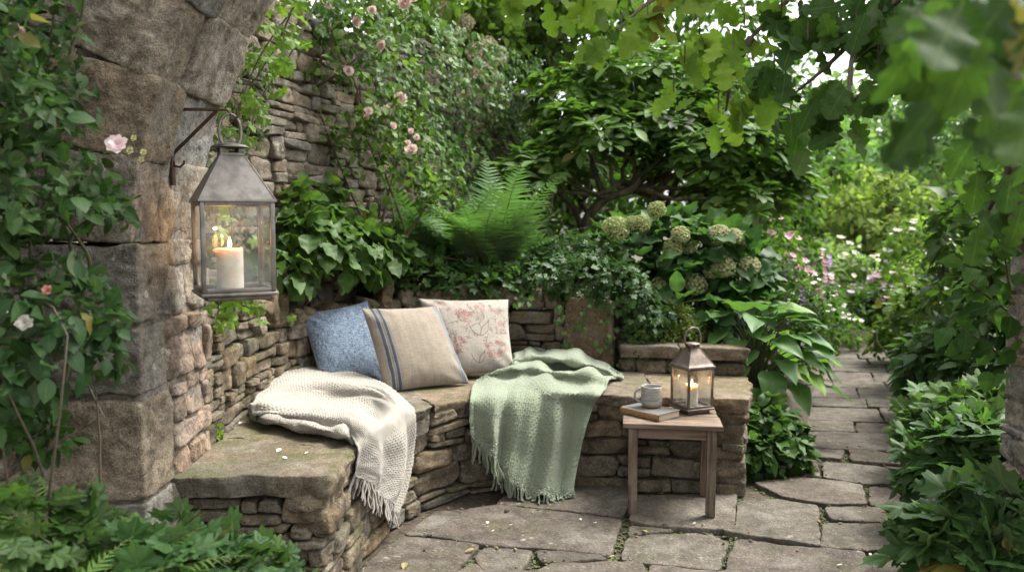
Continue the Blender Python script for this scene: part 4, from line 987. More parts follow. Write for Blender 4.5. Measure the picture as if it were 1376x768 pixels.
mb = MB(); q = [A([r * .96 + .034 * math.sin(t_) * (1 if True else 0), 0, h * .53 + .034 * math.cos(t_) * 1.02]) for t_ in np.linspace(.08, math.pi - .08, 16)]; mb.tube(q, np.interp(np.linspace(0, 1, 16), [0, .5, 1], [.0075, .0058, .0068]), 9); part('handle', mb, M['mug'], mg, local=True)
t2, z0, zc_, zt_ = lantern('table_lantern', 'small bronze candle lantern standing lit on the wooden side table', (.925, 4.135, TH + .001), math.radians(24), .155, .205, .085, .054, .056, .03, M['bronze'], .011)
candle('white candle burning inside the small lantern on the table', (.925, 4.135, TH + .001 + z0), .031, .108, .0, .28, 4)
# ------------------------------------------------------------------ leaves
def tmpl_grid(wf, nv=7, cols=3, fold=.25, curl=.25, wave=0., ribs=0):
    """leaf along +Y from 0 to 1, normal +Z; wf(v) half width"""
    v = np.linspace(0, 1, nv); c = np.linspace(-1, 1, cols); w = np.array([wf(x) for x in v])
    X = w[:, None] * c[None]; Y = np.repeat(v[:, None], cols, 1); Zf = np.abs(X) * fold - curl * (Y ** 2) + wave * np.sin(Y * 14 + 1.5) * np.abs(c)[None] * w[:, None]
    if ribs: Zf = Zf + .012 * np.cos(c * np.pi * ribs)[None] * np.sin(np.pi * v)[:, None]
    G = np.dstack([X, Y, Zf]); i = np.arange(nv * cols).reshape(nv, cols); q = np.stack([i[:-1, :-1], i[:-1, 1:], i[1:, 1:], i[1:, :-1]], -1).reshape(-1, 4)
    uv = np.dstack([np.repeat((c * .5 + .5)[None], nv, 0), Y]); return G.reshape(-1, 3), [q], uv.reshape(-1, 2)
def tmpl_fan(rf, n=25, cup=.2, wave=.06, lobes=5, span=2.75, ripple=0.):
    """lobed leaf: stalk at the origin, blade along +Y"""
    a = np.linspace(-span, span, n); r = np.array([rf(x) for x in a]); d = np.stack([np.sin(a), np.cos(a)], -1)
    def ring(f): p = d * (r * f)[:, None]; z = cup * -(f ** 2) * r * .5 + wave * f * np.cos(a * lobes) + ripple * f * np.sin(a * 23); return np.c_[p, z]
    V = np.vstack([[[0, 0, 0]], ring(.5), ring(1.)]); t = [[0, i + 2, i + 1] for i in range(n - 1)]; q = [[1 + i, 2 + i, 1 + n + i + 1, 1 + n + i] for i in range(n - 1)]
    V = V - A([0, 0, 0]); V[:, 1] += .12; uv = np.c_[V[:, 0] * .5 + .5, (V[:, 1] + .4) / 1.4]; return V / 1.15, [A(t), A(q)], uv
def lobe(a, centers, amps, width, base):
    return base + sum(m * math.exp(-((a - c) / width) ** 2) for c, m in zip(centers, amps))
ovate = lambda w, k=.9: (lambda v: w * (math.sin(math.pi * min(v, 1) ** k) ** .85 if 0 < v < 1 else .0) + .004)
def oakw(v):
    e = math.sin(math.pi * min(1, v * .95 + .04) ** 1.35) ** .7 if v < 1 else 0; return .012 + .34 * e * (.46 + .54 * abs(math.sin(v * 12.8 - .55)) ** .65) * (1 if v > .10 else .12)
def toothw(w, n): return lambda v: w * (1 - v) ** .8 * (.72 + .28 * abs(math.sin(v * n * math.pi))) * min(1, v * 9 + .5) + .002
T_ROSE = [tmpl_grid(ovate(.30), 6, 3, .30, .12), tmpl_grid(ovate(.33), 6, 3, .12, .35), tmpl_grid(ovate(.27, .8), 8, 5, .45, .55, .3), tmpl_grid(ovate(.35, 1.05), 8, 5, .2, -.18, .35)]
T_OVAL = [tmpl_grid(ovate(.26, .85), 6, 3, .30, .25), tmpl_grid(ovate(.28, .9), 6, 3, .15, .5)]
T_LANCE = [tmpl_grid(ovate(.17, .9), 6, 3, .35, .2), tmpl_grid(ovate(.19, 1.05), 6, 3, .25, .45)]
T_OBOV = [tmpl_grid(ovate(.20, 1.5), 7, 3, .22, .3), tmpl_grid(ovate(.21, 1.35), 7, 3, .35, .12)]
T_BROAD = [tmpl_grid(ovate(.36, .75), 8, 5, .18, .35, .25), tmpl_grid(ovate(.34, .8), 8, 5, .30, .15, .3)]
T_HOSTA = [tmpl_grid(ovate(.39, .75), 12, 9, .22, c, .12, 5) for c in (.25, .5, .75)]
T_IVY = [tmpl_fan(lambda a: lobe(a, (0, 1.05, -1.05, 2.15, -2.15), (.52, .36, .36, .22, .22), .34, .44), 19, .1, .05), tmpl_fan(lambda a: lobe(a, (0, 1.15, -1.15, 2.2, -2.2), (.50, .24, .24, .12, .12), .45, .46), 19, .25, .06)]
T_PALM = [tmpl_fan(lambda a: lobe(a, (0, .95, -.95, 1.85, -1.85), (.50, .46, .46, .32, .32), .33, .46) * (1 + .10 * math.sin(a * 21)), 41, .25, .04, 5, 2.7), tmpl_fan(lambda a: lobe(a, (0, .9, -.9, 1.8, -1.8), (.46, .42, .42, .30, .30), .30, .54) * (1 + .12 * math.sin(a * 19 + 1)), 41, .05, .07, 5, 2.7), tmpl_fan(lambda a: lobe(a, (0, .95, -.95, 1.9, -1.9), (.55, .45, .42, .26, .30), .30, .42) * (1 + .13 * math.sin(a * 17)), 41, .55, .09, 4, 2.6, .02)]
T_GER = [tmpl_fan(lambda a: lobe(a, (0, .8, -.8, 1.6, -1.6, 2.4, -2.4), (.36,) * 3 + (.33,) * 2 + (.28,) * 2, .27, .58) * (1 + .09 * math.sin(a * 24)), 45, .2, .05, 7, 2.85)]
T_OAK = [tmpl_grid(oakw, 44, 5, .15, .15, .10), tmpl_grid(oakw, 44, 5, .28, .35, .15), tmpl_grid(oakw, 44, 5, .05, -.12, .15)]
T_PET = [tmpl_grid(ovate(.42, 1.3), 5, 3, .3, -.25)]
T_BLOB = [tmpl_grid(ovate(.36, .9), 4, 3, .3, .3)]

def frames(ydir, zdir):
    y = nrm(ydir); z = nrm(zdir - y * np.sum(zdir * y, -1, keepdims=True)); x = np.cross(y, z); return np.stack([x, y, z], -1)
def put(mb, tmpls, pos, ydir, zdir, size, tint, rng, aspect=.15):
    n = len(pos)
    if n == 0: return
    F = frames(ydir, zdir); pick = rng.integers(0, len(tmpls), n); asp = 1 + rng.uniform(-aspect, aspect, n)
    for k, (tv, tf, tuv) in enumerate(tmpls):
        m = pick == k; c = m.sum()
        if not c: continue
        v = tv[None] * np.stack([asp[m], np.ones(c), np.ones(c)], -1)[:, None]; 
        W_ = np.einsum('nij,nkj->nki', F[m], v) * size[m][:, None, None] + pos[m][:, None]; nv = len(tv); off = (np.arange(c) * nv)[:, None, None]
        mb.add(W_.reshape(-1, 3), [(f[None] + off).reshape(-1, f.shape[1]) for f in tf], np.repeat(tint[m], nv, 0), np.tile(tuv, (c, 1)))
def greens(n, rng, a, b, young=None, py=.08, var=.22, old=.008):
    t = rng.random((n, 1)); c = A(a) * (1 - t) + A(b) * t; c = c * (1 + rng.uniform(-var, var, (n, 1)))
    if young is not None: m = rng.random(n) < py; c[m] = A(young) * (1 + rng.uniform(-.2, .2, (m.sum(), 1)))
    m = rng.random(n) < old; c[m] = A([.21, .16, .05]) * rng.uniform(.6, 1.2, (m.sum(), 1))
    return np.clip(c * A([.94, 1.06, .86]), .003, .8)
DKG = ((.036, .070, .018), (.066, .122, .030)); MDG = ((.055, .105, .024), (.098, .165, .040)); LTG = ((.088, .150, .030), (.155, .225, .050)); BLG = ((.05, .10, .045), (.085, .15, .062))
YNG = (.17, .24, .045)
def rdir(n, rng): return nrm(rng.normal(0, 1, (n, 3)))
def blob_pts(blobs, n, rng, lo=.72, hi=1.06, rough=.22, freq=2.2, bottom=-.5):
    """points in the outer shell of a union of ellipsoids; returns pos, outward"""
    B = A([[*c, *r] for c, r in blobs]); wgt = (B[:, 3] * B[:, 4] + B[:, 4] * B[:, 5] + B[:, 3] * B[:, 5]); out_p, out_n = [], []; need = n
    for _ in range(12):
        k = rng.choice(len(B), need * 2, p=wgt / wgt.sum()); d = rdir(need * 2, rng); ok = d[:, 2] > bottom; k, d = k[ok], d[ok]
        rr = (lo + (hi - lo) * rng.random(len(k)) ** .6) * (1 + rough * noise(d * freq + k[:, None] * 7.3)); p = B[k, :3] + d * B[k, 3:] * rr[:, None]; nn = nrm(d / B[k, 3:])
        ins = np.zeros(len(k), bool)
        for j in range(len(B)):
            q = np.linalg.norm((p - B[j, :3]) / B[j, 3:], axis=1); ins |= (q < .68) & (k != j)
        out_p.append(p[~ins]); out_n.append(nn[~ins]); need = n - sum(len(x) for x in out_p)
        if need <= 0: break
    p = np.vstack(out_p)[:n]; return p, np.vstack(out_n)[:n]
def clump(mb, tmpls, pts, outn, k, spread, size, cols, rng, up=.6, out=.5, tip_out=.6, tip_down=.25, rnd=.45, sv=.42, roset=False):
    """k leaves round each twig end"""
    n = len(pts) * k; P = np.repeat(pts, k, 0); N_ = np.repeat(outn, k, 0)
    d = rdir(n, rng); d = nrm(d - .75 * N_ * np.sum(d * N_, -1, keepdims=True))
    if roset:
        ph = np.tile(np.arange(k), len(pts)) * 2.4 + np.repeat(rng.uniform(0, 6, len(pts)), k); ax = nrm(N_ * .6 + A([0, 0, .8])); r1 = nrm(np.cross(ax, A([.3, .9, .1]))); r2 = np.cross(ax, r1)
        d = r1 * np.cos(ph)[:, None] + r2 * np.sin(ph)[:, None]; pos = P + d * spread * .15; y = d + ax * rng.uniform(.0, .7, (n, 1)); z = ax + d * -.3 + rng.normal(0, rnd * .4, (n, 3))
    else:
        pos = P + d * spread * rng.random((n, 1)) ** .6; y = d * .8 + N_ * tip_out + A([0, 0, -tip_down]) + rng.normal(0, .25, (n, 3)); z = N_ * out + A([0, 0, up]) + rng.normal(0, rnd, (n, 3))
    sz = size * (1 + rng.uniform(-sv, sv, n)); cl = greens(len(pts), rng, (1, 1, 1), (1, 1, 1), var=.22); c = greens(n, rng, *cols) * np.repeat(cl, k, 0); put(mb, tmpls, pos, y, z, sz, np.clip(c, 0, .8), rng)
def limbs(mb, base, ends, r0, rng, seg=6, sag=.0, wig=.05, split=.45):
    """a stem forking to the given ends"""
    base = A(base); ends = A(ends)
    for e in ends:
        m = base + (e - base) * split + rng.normal(0, wig, 3) * A([1, 1, .5]); n = 9; P = catmull([base, base * .65 + m * .35 + rng.normal(0, wig * .5, 3), m, m * .4 + e * .6 + rng.normal(0, wig * .6, 3), e], n); mb.tube(P, np.linspace(r0, r0 * .22, n), seg)
def shrub(name, label, cat, base, blobs, ntwig, k, tm, size, cols, mat, rng, spread=None, group=None, stem_r=.012, nst=7, smat=None, roset=False, **kw):
    t = thing(name, label, cat, base, group); p, n = blob_pts(blobs, ntwig, rng, **{q: kw.pop(q) for q in ('lo', 'hi', 'rough', 'freq', 'bottom') if q in kw})
    mb = MB(); clump(mb, tm, p, n, k, spread or size * .9, size, cols, rng, roset=roset, **kw); part('foliage', mb, mat, t)
    mb = MB(); e = p[rng.choice(len(p), min(nst, len(p)), replace=False)]; limbs(mb, base, e, stem_r, rng, wig=.04 + .05 * np.linalg.norm(e.mean(0) - A(base))); part('stems', mb, smat or M['twig'], t); return t, p, n
# flowers (templates shared by all copies)
def bloom_mesh(name, r, c0, c1, n, rng, cup=.9):
    mb = MB()
    for lay in range(4):
        m = int(n * (.18 + .1 * lay)) + 3; ph = np.arange(m) / m * 2 * math.pi + lay * .7 + rng.uniform(-.1, .1, m); tilt = [1.25, .95, .6, .25][lay] * cup; rad = r * [.10, .22, .34, .42][lay]
        d = np.stack([np.cos(ph), np.sin(ph), 0 * ph], -1); y = d * math.cos(tilt) + A([0, 0, math.sin(tilt)]); z = -d * math.sin(tilt) + A([0, 0, math.cos(tilt)]); sz = np.full(m, r * [.55, .7, .8, .85][lay]) * rng.uniform(.85, 1.15, m)
        c = A(c0) + (A(c1) - A(c0)) * rng.random((m, 1)); put(mb, T_PET, d * rad * .4, y, z + rng.normal(0, .15, (m, 3)), sz, c, rng)
    m = mb.mesh(name); m.materials.append(M['petal']); return m
def head_mesh(name, r, ca, cb, n, rng, flat=.75):
    mb = MB(); i = np.arange(n) + .5; ph = np.arccos(1 - 1.75 * i / n); th = np.pi * (1 + 5 ** .5) * i; d = np.stack([np.cos(th) * np.sin(ph), np.sin(th) * np.sin(ph), np.cos(ph)], -1); lump = 1 + .16 * noise(d * 3.3 + r * 91)
    for q in range(4):
        a = q * math.pi / 2 + rng.uniform(0, 1.5, n); u = nrm(np.cross(d, A([.2, .3, .9]))); w = np.cross(d, u); y = u * np.cos(a)[:, None] + w * np.sin(a)[:, None]; c = A(ca) + (A(cb) - A(ca)) * np.clip(.5 + .5 * noise(d * 2.5 + 4)[:, None] + rng.normal(0, .25, (n, 1)), 0, 1)
        put(mb, T_PET, d * A([1, 1, flat]) * (r * lump)[:, None], y + d * .35, d + rng.normal(0, .2, (n, 3)), np.full(n, r * .29), c, rng)
    v, f = cube_t(4); mb.add(nrm(v) * A([1, 1, flat]) * r * .85, [f], A(ca) * .55); m = mb.mesh(name); m.materials.append(M['petal']); return m
def place(name, mesh, parent, p, nrm_=None, s=1., rng=RNG):
    o = bpy.data.objects.new(name, mesh); COL.objects.link(o); o.parent = parent; o.location = A(p) - A(root_of(parent)); n = Vector(nrm_ if nrm_ is not None else (0, -.4, 1)); q = n.to_track_quat('Z', 'Y'); e = q.to_euler(); o.rotation_euler = e; o.scale = (s,) * 3; return o
def frond_mesh(name, L, width, npin, bend, rng, cols, tw=0., teeth=7):
    """arching frond starting at the origin, rising along +Y/+Z"""
    mb = MB(); n = 26; el = np.linspace(1.25, 1.25 - bend, n); st = L / (n - 1); P = np.c_[np.zeros(n), np.r_[0, np.cumsum(np.cos(el[:-1]) * st)], np.r_[0, np.cumsum(np.sin(el[:-1]) * st)]]; P[:, 0] += tw * np.linspace(0, 1, n) ** 2 * L
    s = np.linspace(.14, .985, npin); idx = s * (n - 1); p = np.stack([np.interp(idx, np.arange(n), P[:, k]) for k in range(3)], -1); T = nrm(np.stack([np.interp(idx, np.arange(n), np.gradient(P[:, k])) for k in range(3)], -1)); X = A([1., 0, 0]); Nn = nrm(np.cross(X[None], T)); ln = width * np.clip(np.sin(np.pi * np.clip(s * .93 + .06, 0, 1) ** .75), .04, 1) ** .8 * (1.06 - s * .35)
    tp = [tmpl_grid(toothw(.115, teeth), 2 * teeth + 1, 3, .1, c) for c in (.08, .22)]; c = greens(1, rng, *cols, old=0)
    for sg in (-1, 1):
        y = X * sg * 1.0 + T * (.32 + .5 * s[:, None] ** 3) + rng.normal(0, .05, (npin, 3)); put(mb, tp, p, y, Nn + rng.normal(0, .12, (npin, 3)), ln * rng.uniform(.9, 1.08, npin), np.repeat(c, npin, 0) * (1 + rng.uniform(-.12, .12, (npin, 1))), rng)
    m0 = mb.mesh(name); m0.materials.append(M['fern_leaf']); return m0, P
def fern(label, base, n, L, width, cols, rng, az=(0, 6.28), bend=(1.0, 1.7), group='ferns', lean=(0, 0), npin=26):
    t = thing('fern', label, 'fern', base, group)
    for i in range(n):
        l = L * rng.uniform(.7, 1.1); m, P = frond_mesh('frond', l, width * l, npin, rng.uniform(*bend), rng, cols, rng.uniform(-.15, .15)); o = part('frond', None, None, t, mesh=m); a = az[0] + (az[1] - az[0]) * ((i + rng.uniform(-.3, .3)) / n); o.rotation_euler = (rng.uniform(-.12, .2) + lean[0], rng.uniform(-.15, .15), a); o.location = (.03 * -math.sin(a), .03 * math.cos(a), 0)
        sb = MB(); sb.tube(P, np.linspace(.004, .001, len(P)), 5); part('rachis', sb, M['stem'], o, local=True)
    return t
# ------------------------------------------------------------------ the garden
def onground(px, Y): p = PY(px, 500, Y); return (p[0], Y, gz1(p[0], Y))
def bl(px, py, Y, r, rz=None, ry=None): return (tuple(PY(px, py, Y)), (r, ry or r, rz or r))

# --- old ivy over the far end of the tall wall
rng = np.random.default_rng(101)
def on_wall(n, srange, zfun, rng, off=(.02, .14)):
    s = rng.uniform(*srange, n); z = rng.uniform(.9, 3.0, n); p = TALL.at(s); m = zfun(s, p[:, 1], z); s, z, p = s[m], z[m], p[m]; nn = TALL.nor(s); o = off[0] + (off[1] - off[0]) * np.clip(.5 + .6 * noise(np.c_[s * 3.2, z * 3.2, s * 0]) + rng.normal(0, .15, len(s)), 0, 1.2)
    return np.c_[p + nn * o[:, None], z], np.c_[nn, np.zeros(len(s))]
t = thing('ivy', 'dark green ivy curtain hanging over the far end of the tall wall', 'ivy', (-.75, 6.6, .88), 'ivy plants')
p, n_ = on_wall(9000, (0, TALL.L), lambda s, Y, z: (z > 2.85 - (Y - 4.75) * .95 + .25 * noise(np.c_[s * 2.1, z * 2.1, 0 * s])) & (z < 2.98), rng, (.03, .22))
mb = MB(); m = len(p); put(mb, T_IVY, p, n_ * .25 + A([0, 0, -1]) + rng.normal(0, .45, (m, 3)), n_ * .9 + A([0, 0, .55]) + rng.normal(0, .35, (m, 3)), rng.uniform(.028, .055, m), greens(m, rng, (.045, .088, .024), (.085, .148, .036), young=(.12, .2, .05), py=.14), rng); part('foliage', mb, M['ivy_leaf'], t)
mb = MB()
for k in range(14): s0 = rng.uniform(2.6, 5.0); e = TALL.at(s0 + rng.uniform(-.4, .4)); b = TALL.at(s0); nn = TALL.nor(s0); mb.tube(catmull([(*(b + nn * .02), .9), (*(b + nn * .03 + rng.normal(0, .06, 2)), 1.5), (*(e + nn * .05), 2.1), (*(e + nn * .06), 2.7)], 14), np.linspace(.012, .004, 14), 5)
part('stems', mb, M['twig'], t)
t = thing('creeping_fig', 'fine small-leaved creeper spreading on the tall wall behind the hanging lantern', 'climber', (-1.5, 4.2, .7))
p, n_ = on_wall(5200, (.2, 2.4), lambda s, Y, z: (np.abs(s - 1.0 - .25 * noise(np.c_[z * 2, s * 0, s * 0])) < .30 + .18 * noise(np.c_[s * 4, z * 4, 0 * s])) & (z > .95), rng, (.01, .07))
mb = MB(); m = len(p); put(mb, T_OVAL, p, n_ * .3 + A([0, 0, -.6]) + rng.normal(0, .7, (m, 3)), n_ + A([0, 0, .5]) + rng.normal(0, .4, (m, 3)), rng.uniform(.028, .046, m), greens(m, rng, (.028, .05, .014), (.075, .10, .03)), rng); part('foliage', mb, M['rose_leaf'], t)
# --- vine with fresh lobed leaves at the inner edge of the arch
rng = np.random.default_rng(102)
t = thing('vine', 'fresh green vine with lobed leaves hanging beside the arch edge', 'vine', (-1.25, 3.4, .88)); mb = MB(); sb = MB()
for strand in ([(405, -15, 3.5), (372, 60, 3.5), (335, 120, 3.45), (300, 185, 3.42)], [(430, -10, 3.7), (392, 70, 3.6), (352, 130, 3.55), (330, 190, 3.5)], [(395, 10, 3.5), (350, 75, 3.45), (318, 150, 3.42)], [(300, 240, 3.44), (312, 310, 3.45), (296, 400, 3.42), (288, 450, 3.4)], [(350, 420, 3.7), (310, 405, 3.6), (285, 425, 3.4)]):
    P = catmull([PY(*q) for q in strand], 30); sb.tube(P, np.linspace(.005, .002, 30), 5); k = rng.integers(1, 30, 20); q = P[k] + rng.normal(0, .05, (20, 3)); put(mb, T_PALM, q, A([.1, -.3, -1]) + rng.normal(0, .5, (20, 3)), A([.25, -.7, .7]) + rng.normal(0, .4, (20, 3)), rng.uniform(.034, .064, 20), greens(20, rng, *LTG, young=YNG, py=.3), rng)
part('foliage', mb, M['broad_leaf'], t); part('stems', sb, M['stem'], t)

# --- leafy climber tumbling behind the bench wall, left
rng = np.random.default_rng(103)
shrub('woodbine', 'bushy climber with large drooping leaves behind the bench wall, left of the fern', 'climber', (-1.25, 4.95, .85), [bl(455, 332, 5.0, .26, .20), bl(415, 336, 4.75, .24, .22), bl(400, 300, 4.8, .16, .2), bl(500, 346, 5.25, .22, .14), bl(378, 368, 4.55, .16, .12), bl(430, 275, 5.0, .12, .12)], 190, 5, T_BROAD, .105, (*MDG,), M['broad_leaf'], rng, spread=.10, tip_down=.7, up=.7, rnd=.4)
shrub('periwinkle', 'low trailing plant with pale lobed leaves spilling over the coping of the bench wall', 'plant', (-.85, 5.35, .85), [bl(560, 370, 5.45, .26, .12), bl(620, 378, 5.42, .24, .11), bl(672, 382, 5.4, .2, .10), bl(590, 360, 5.6, .25, .12)], 200, 5, T_IVY, .048, ((.05, .10, .035), (.10, .17, .06)), M['broad_leaf'], rng, spread=.09, up=.8, tip_down=.35)
shrub('lady_fern_seedling', 'tuft of soft toothed leaves at the foot of the climbing rose', 'plant', (-.95, 5.5, .85), [bl(535, 345, 5.6, .2, .13), bl(512, 330, 5.5, .14, .12)], 90, 5, T_GER, .05, (*MDG,), M['broad_leaf'], rng, spread=.09)
# --- climbing rose on the tall wall
rng = np.random.default_rng(104)
t = thing('climbing_rose', 'climbing rose with pale pink blossoms trained on the tall old wall', 'rose', tuple(PY(530, 400, 5.35) * A([1, 1, 0]) + A([0, 0, .85])), 'roses'); sb = MB(); mb = MB(); tips = []
canes = [[(532, 400, 5.35), (505, 335, 5.3), (462, 235, 5.2), (420, 120, 5.05), (405, 30, 5.0)], [(540, 400, 5.4), (545, 320, 5.35), (520, 240, 5.25), (490, 150, 5.2), (450, 40, 5.1)], [(505, 335, 5.3), (530, 230, 5.3), (555, 170, 5.4), (545, 110, 5.4)], [(462, 235, 5.2), (490, 180, 5.15), (530, 140, 5.1)], [(420, 120, 5.05), (460, 95, 5.0), (500, 60, 5.1), (560, 15, 5.4)], [(420, 120, 5.05), (440, 60, 5.0), (480, 20, 5.1), (530, -10, 5.3)], [(545, 320, 5.35), (575, 270, 5.4), (585, 220, 5.45)]]
for c in canes:
    P = catmull([PY(*q) for q in c], 40); sb.tube(P, np.linspace(.011, .003, 40), 6); k = rng.integers(16, 40, 26); tips.append(P[k] + rng.normal(0, .07, (26, 3)) * A([1, .6, 1]))
T_ = np.vstack(tips); clump(mb, T_ROSE, T_, np.tile(A([[.5, -.75, .3]]), (len(T_), 1)), 5, .06, .055, (*LTG,), rng, tip_down=.3); part('foliage', mb, M['rose_leaf'], t); part('cane', sb, M['twig'], t)
BL = [bloom_mesh('blossom', r, (.80, .60, .55), (.85, .74, .68), 16, rng) for r in (.05, .045, .055)]
for px, py, s_ in ((537, 133, 1.), (520, 150, .8), (553, 203, 1.0), (495, 150, .7), (513, 62, .7), (478, 30, .8), (460, 97, 1.), (430, 55, 1.), (425, 52, .8), (468, 96, .8), (552, 177, .5), (560, 185, .45), (545, 5, 1.), (555, -2, .9), (440, 5, 1.1), (500, 15, .7), (528, 170, .5), (410, 35, .8), (492, 158, .45), (548, 192, .5)): place('blossom', BL[rng.integers(3)], t, PY(px, py, 4.98 + .2 * rng.random()), (rng.normal(.3, .4), -1, rng.uniform(0, .8)), s_ * rng.uniform(.85, 1.1))
# --- white-flowered shrub cresting the wall
rng = np.random.default_rng(105)
t, p, n_ = shrub('elder_shrub', 'shrub with creamy flower clusters showing above the ivy on the wall', 'shrub', onground(655, 8.4), [bl(600, 25, 8.3, .5, .35), bl(650, 70, 8.3, .4, .35), bl(560, -5, 7.6, .4, .3), bl(640, 0, 8.6, .5, .3)], 260, 6, T_OVAL, .10, (*LTG,), M['far_leaf'], rng, stem_r=.02)
HC = [head_mesh('flower_cluster', .085, (.50, .45, .28), (.62, .52, .38), 60, rng, .7) for _ in range(2)]
for px, py in ((612, 45), (640, 70), (650, 95), (655, 60), (625, 30), (595, 15), (668, 75), (640, 105), (660, 108)): place('flower_cluster', HC[rng.integers(2)], t, PY(px, py, 7.9), (.1, -.8, .6), rng.uniform(.8, 1.2))

# --- ferns in the raised bed
rng = np.random.default_rng(106); FC = ((.055, .115, .040), (.095, .165, .06))
fern('big arching fern growing in the raised bed behind the cushions', (PY(655, 390, 5.75)[0], 5.75, .86), 26, 1.12, .22, FC, rng, bend=(.6, 1.55), npin=32)
fern('paler fern at the left of the big arching fern, against the wall', (PY(590, 390, 5.9)[0], 5.9, .86), 15, 1.05, .22, FC, rng, bend=(.5, 1.45), npin=30)
fern('smaller fern in the raised bed between the big fern and the hydrangea', (PY(770, 330, 6.3)[0], 6.3, .86), 12, .85, .26, ((.045, .09, .03), (.075, .135, .045)), rng, bend=(.5, 1.4), npin=24)
# --- ivy mound over the upright stone
rng = np.random.default_rng(107)
shrub('ivy', 'ivy mound spilling over the upright stone and the end of the bench wall', 'ivy', (.42, 5.35, .8), [bl(735, 372, 5.4, .25, .14), bl(790, 378, 5.3, .25, .17), bl(835, 395, 5.2, .2, .19), bl(868, 430, 5.15, .13, .18), bl(855, 460, 5.1, .09, .11), bl(700, 372, 5.45, .18, .10), bl(770, 355, 5.6, .3, .16)], 560, 5, T_IVY, .036, ((.03, .066, .024), (.062, .12, .042)), M['ivy_leaf'], rng, spread=.07, group='ivy plants', up=.45, out=.8, tip_down=.8, bottom=-.75, rough=.18)
t = [o for o in COL.objects if o.name.startswith('ivy') and o.type == 'EMPTY'][-1]
for px, py, L in ((782, 420, .12), (815, 440, .16), (845, 470, .12), (872, 455, .14), (752, 415, .10), (760, 455, .06), (890, 460, .08), (700, 405, .05)):
    mb = MB(); q = PY(px, py, 5.02); k = int(8 + L * 50); pos = q + np.c_[rng.normal(0, .025, k), rng.normal(0, .012, k), -rng.uniform(-.05, L, k)]; put(mb, T_IVY, pos, A([0, -.2, -1]) + rng.normal(0, .4, (k, 3)), A([0, -.9, .5]) + rng.normal(0, .3, (k, 3)), rng.uniform(.02, .036, k), greens(k, rng, (.045, .09, .03), (.10, .16, .05)), rng); mb.tube([q + A([0, .01, .06]), q + A([.01, .005, -L * .5]), q + A([0, 0, -L])], .0022, 5, col=(.05, .06, .025)); part('trailing_shoot', mb, M['ivy_leaf'], t)
# --- hydrangea with green-cream heads
rng = np.random.default_rng(108)
t, p, n_ = shrub('hydrangea', 'hydrangea bush with round cream-green flower heads behind the low end wall', 'hydrangea', (1.15, 5.75, gz1(1.15, 5.75)), [bl(850, 350, 5.8, .3, .25), bl(910, 345, 5.8, .3, .28), bl(965, 355, 5.75, .3, .26), bl(920, 410, 5.5, .34, .22), bl(990, 400, 5.6, .24, .24), bl(880, 400, 5.6, .22, .2)], 150, 5, T_BROAD, .135, ((.035, .085, .032), (.075, .15, .045)), M['broad_leaf'], rng, spread=.11, up=.9, rnd=.3, stem_r=.014, nst=14, smat=M['stem'])
HH = [head_mesh('flower_head', .068, a, b, 80, rng, .8) for a, b in (((.28, .34, .12), (.44, .47, .22)), ((.38, .42, .21), (.52, .49, .30)), ((.33, .37, .15), (.50, .50, .28)))]
for px, py, k, s_ in ((828, 307, 0, 1.15), (850, 300, 0, .7), (862, 300, 0, .8), (882, 282, 0, .8), (915, 315, 2, .8), (925, 330, 2, .75), (905, 333, 0, .85), (967, 315, 1, .95), (985, 318, 1, .8), (957, 362, 1, .85), (973, 358, 1, 1.0), (935, 381, 1, 1.0), (1007, 357, 1, .9), (887, 385, 2, .9), (902, 403, 2, .9)): place('flower_head', HH[k], t, PY(px, py, 5.42 + .08 * rng.random()), (rng.normal(0, .3), -.8, .8), s_)
# --- lime sedum / lady's mantle over the low wall
rng = np.random.default_rng(109)
t, p, n_ = shrub('ladys_mantle', "frothy lime-green plant between the ivy mound and the hosta", 'plant', (1.0, 5.25, .5), [bl(905, 435, 5.25, .13, .13), bl(925, 450, 5.2, .12, .10), bl(893, 455, 5.2, .1, .1)], 330, 6, T_BLOB, .022, ((.12, .16, .035), (.22, .25, .06)), M['rose_leaf'], rng, spread=.03)
# --- hosta
rng = np.random.default_rng(110)
t = thing('hosta', 'big hosta with broad ribbed leaves arching over the path edge', 'hosta', (1.66, 5.25, .12)); mb = MB(); sb = MB(); c0 = A([1.58, 5.3, .16])
for i in range(84):
    q = (i + .5) / 84; az = i * 2.399 + rng.uniform(-.2, .2); rad = .10 + .27 * q ** .7; hgt = .70 - .46 * q ** 1.4 + rng.uniform(-.04, .04); d = A([math.cos(az), math.sin(az), 0]); p0 = c0 + d * rad * A([1.15, .9, 1]) + A([0, 0, hgt]); y = d + A([0, 0, .75 - 1.15 * q + rng.uniform(-.15, .15)]); z = A([0, 0, 1]) * (.9) + d * (-.1 + .6 * q) + rng.normal(0, .12, 3)
    put(mb, T_HOSTA, p0[None], y[None], z[None], A([rng.uniform(.17, .25)]), greens(1, rng, (.07, .135, .05), (.115, .20, .065), young=(.17, .25, .06), py=.2), rng)
    sb.tube(catmull([c0 + d * .03, c0 + d * rad * .45 + A([0, 0, hgt * .75]), p0], 8), np.linspace(.006, .004, 8), 6)
part('foliage', mb, M['hosta_leaf'], t); part('stems', sb, M['stem'], t)
rng = np.random.default_rng(111)
shrub('epimedium', 'low leafy plant at the right end of the bench below the hosta', 'plant', (1.5, 4.75, .0), [bl(1035, 570, 4.75, .13, .10), bl(1045, 600, 4.65, .14, .11), bl(1025, 615, 4.55, .08, .1), bl(1062, 618, 4.7, .08, .07)], 110, 4, T_ROSE, .085, ((.045, .095, .03), (.09, .16, .045)), M['broad_leaf'], rng, spread=.07, up=1., tip_down=.5)
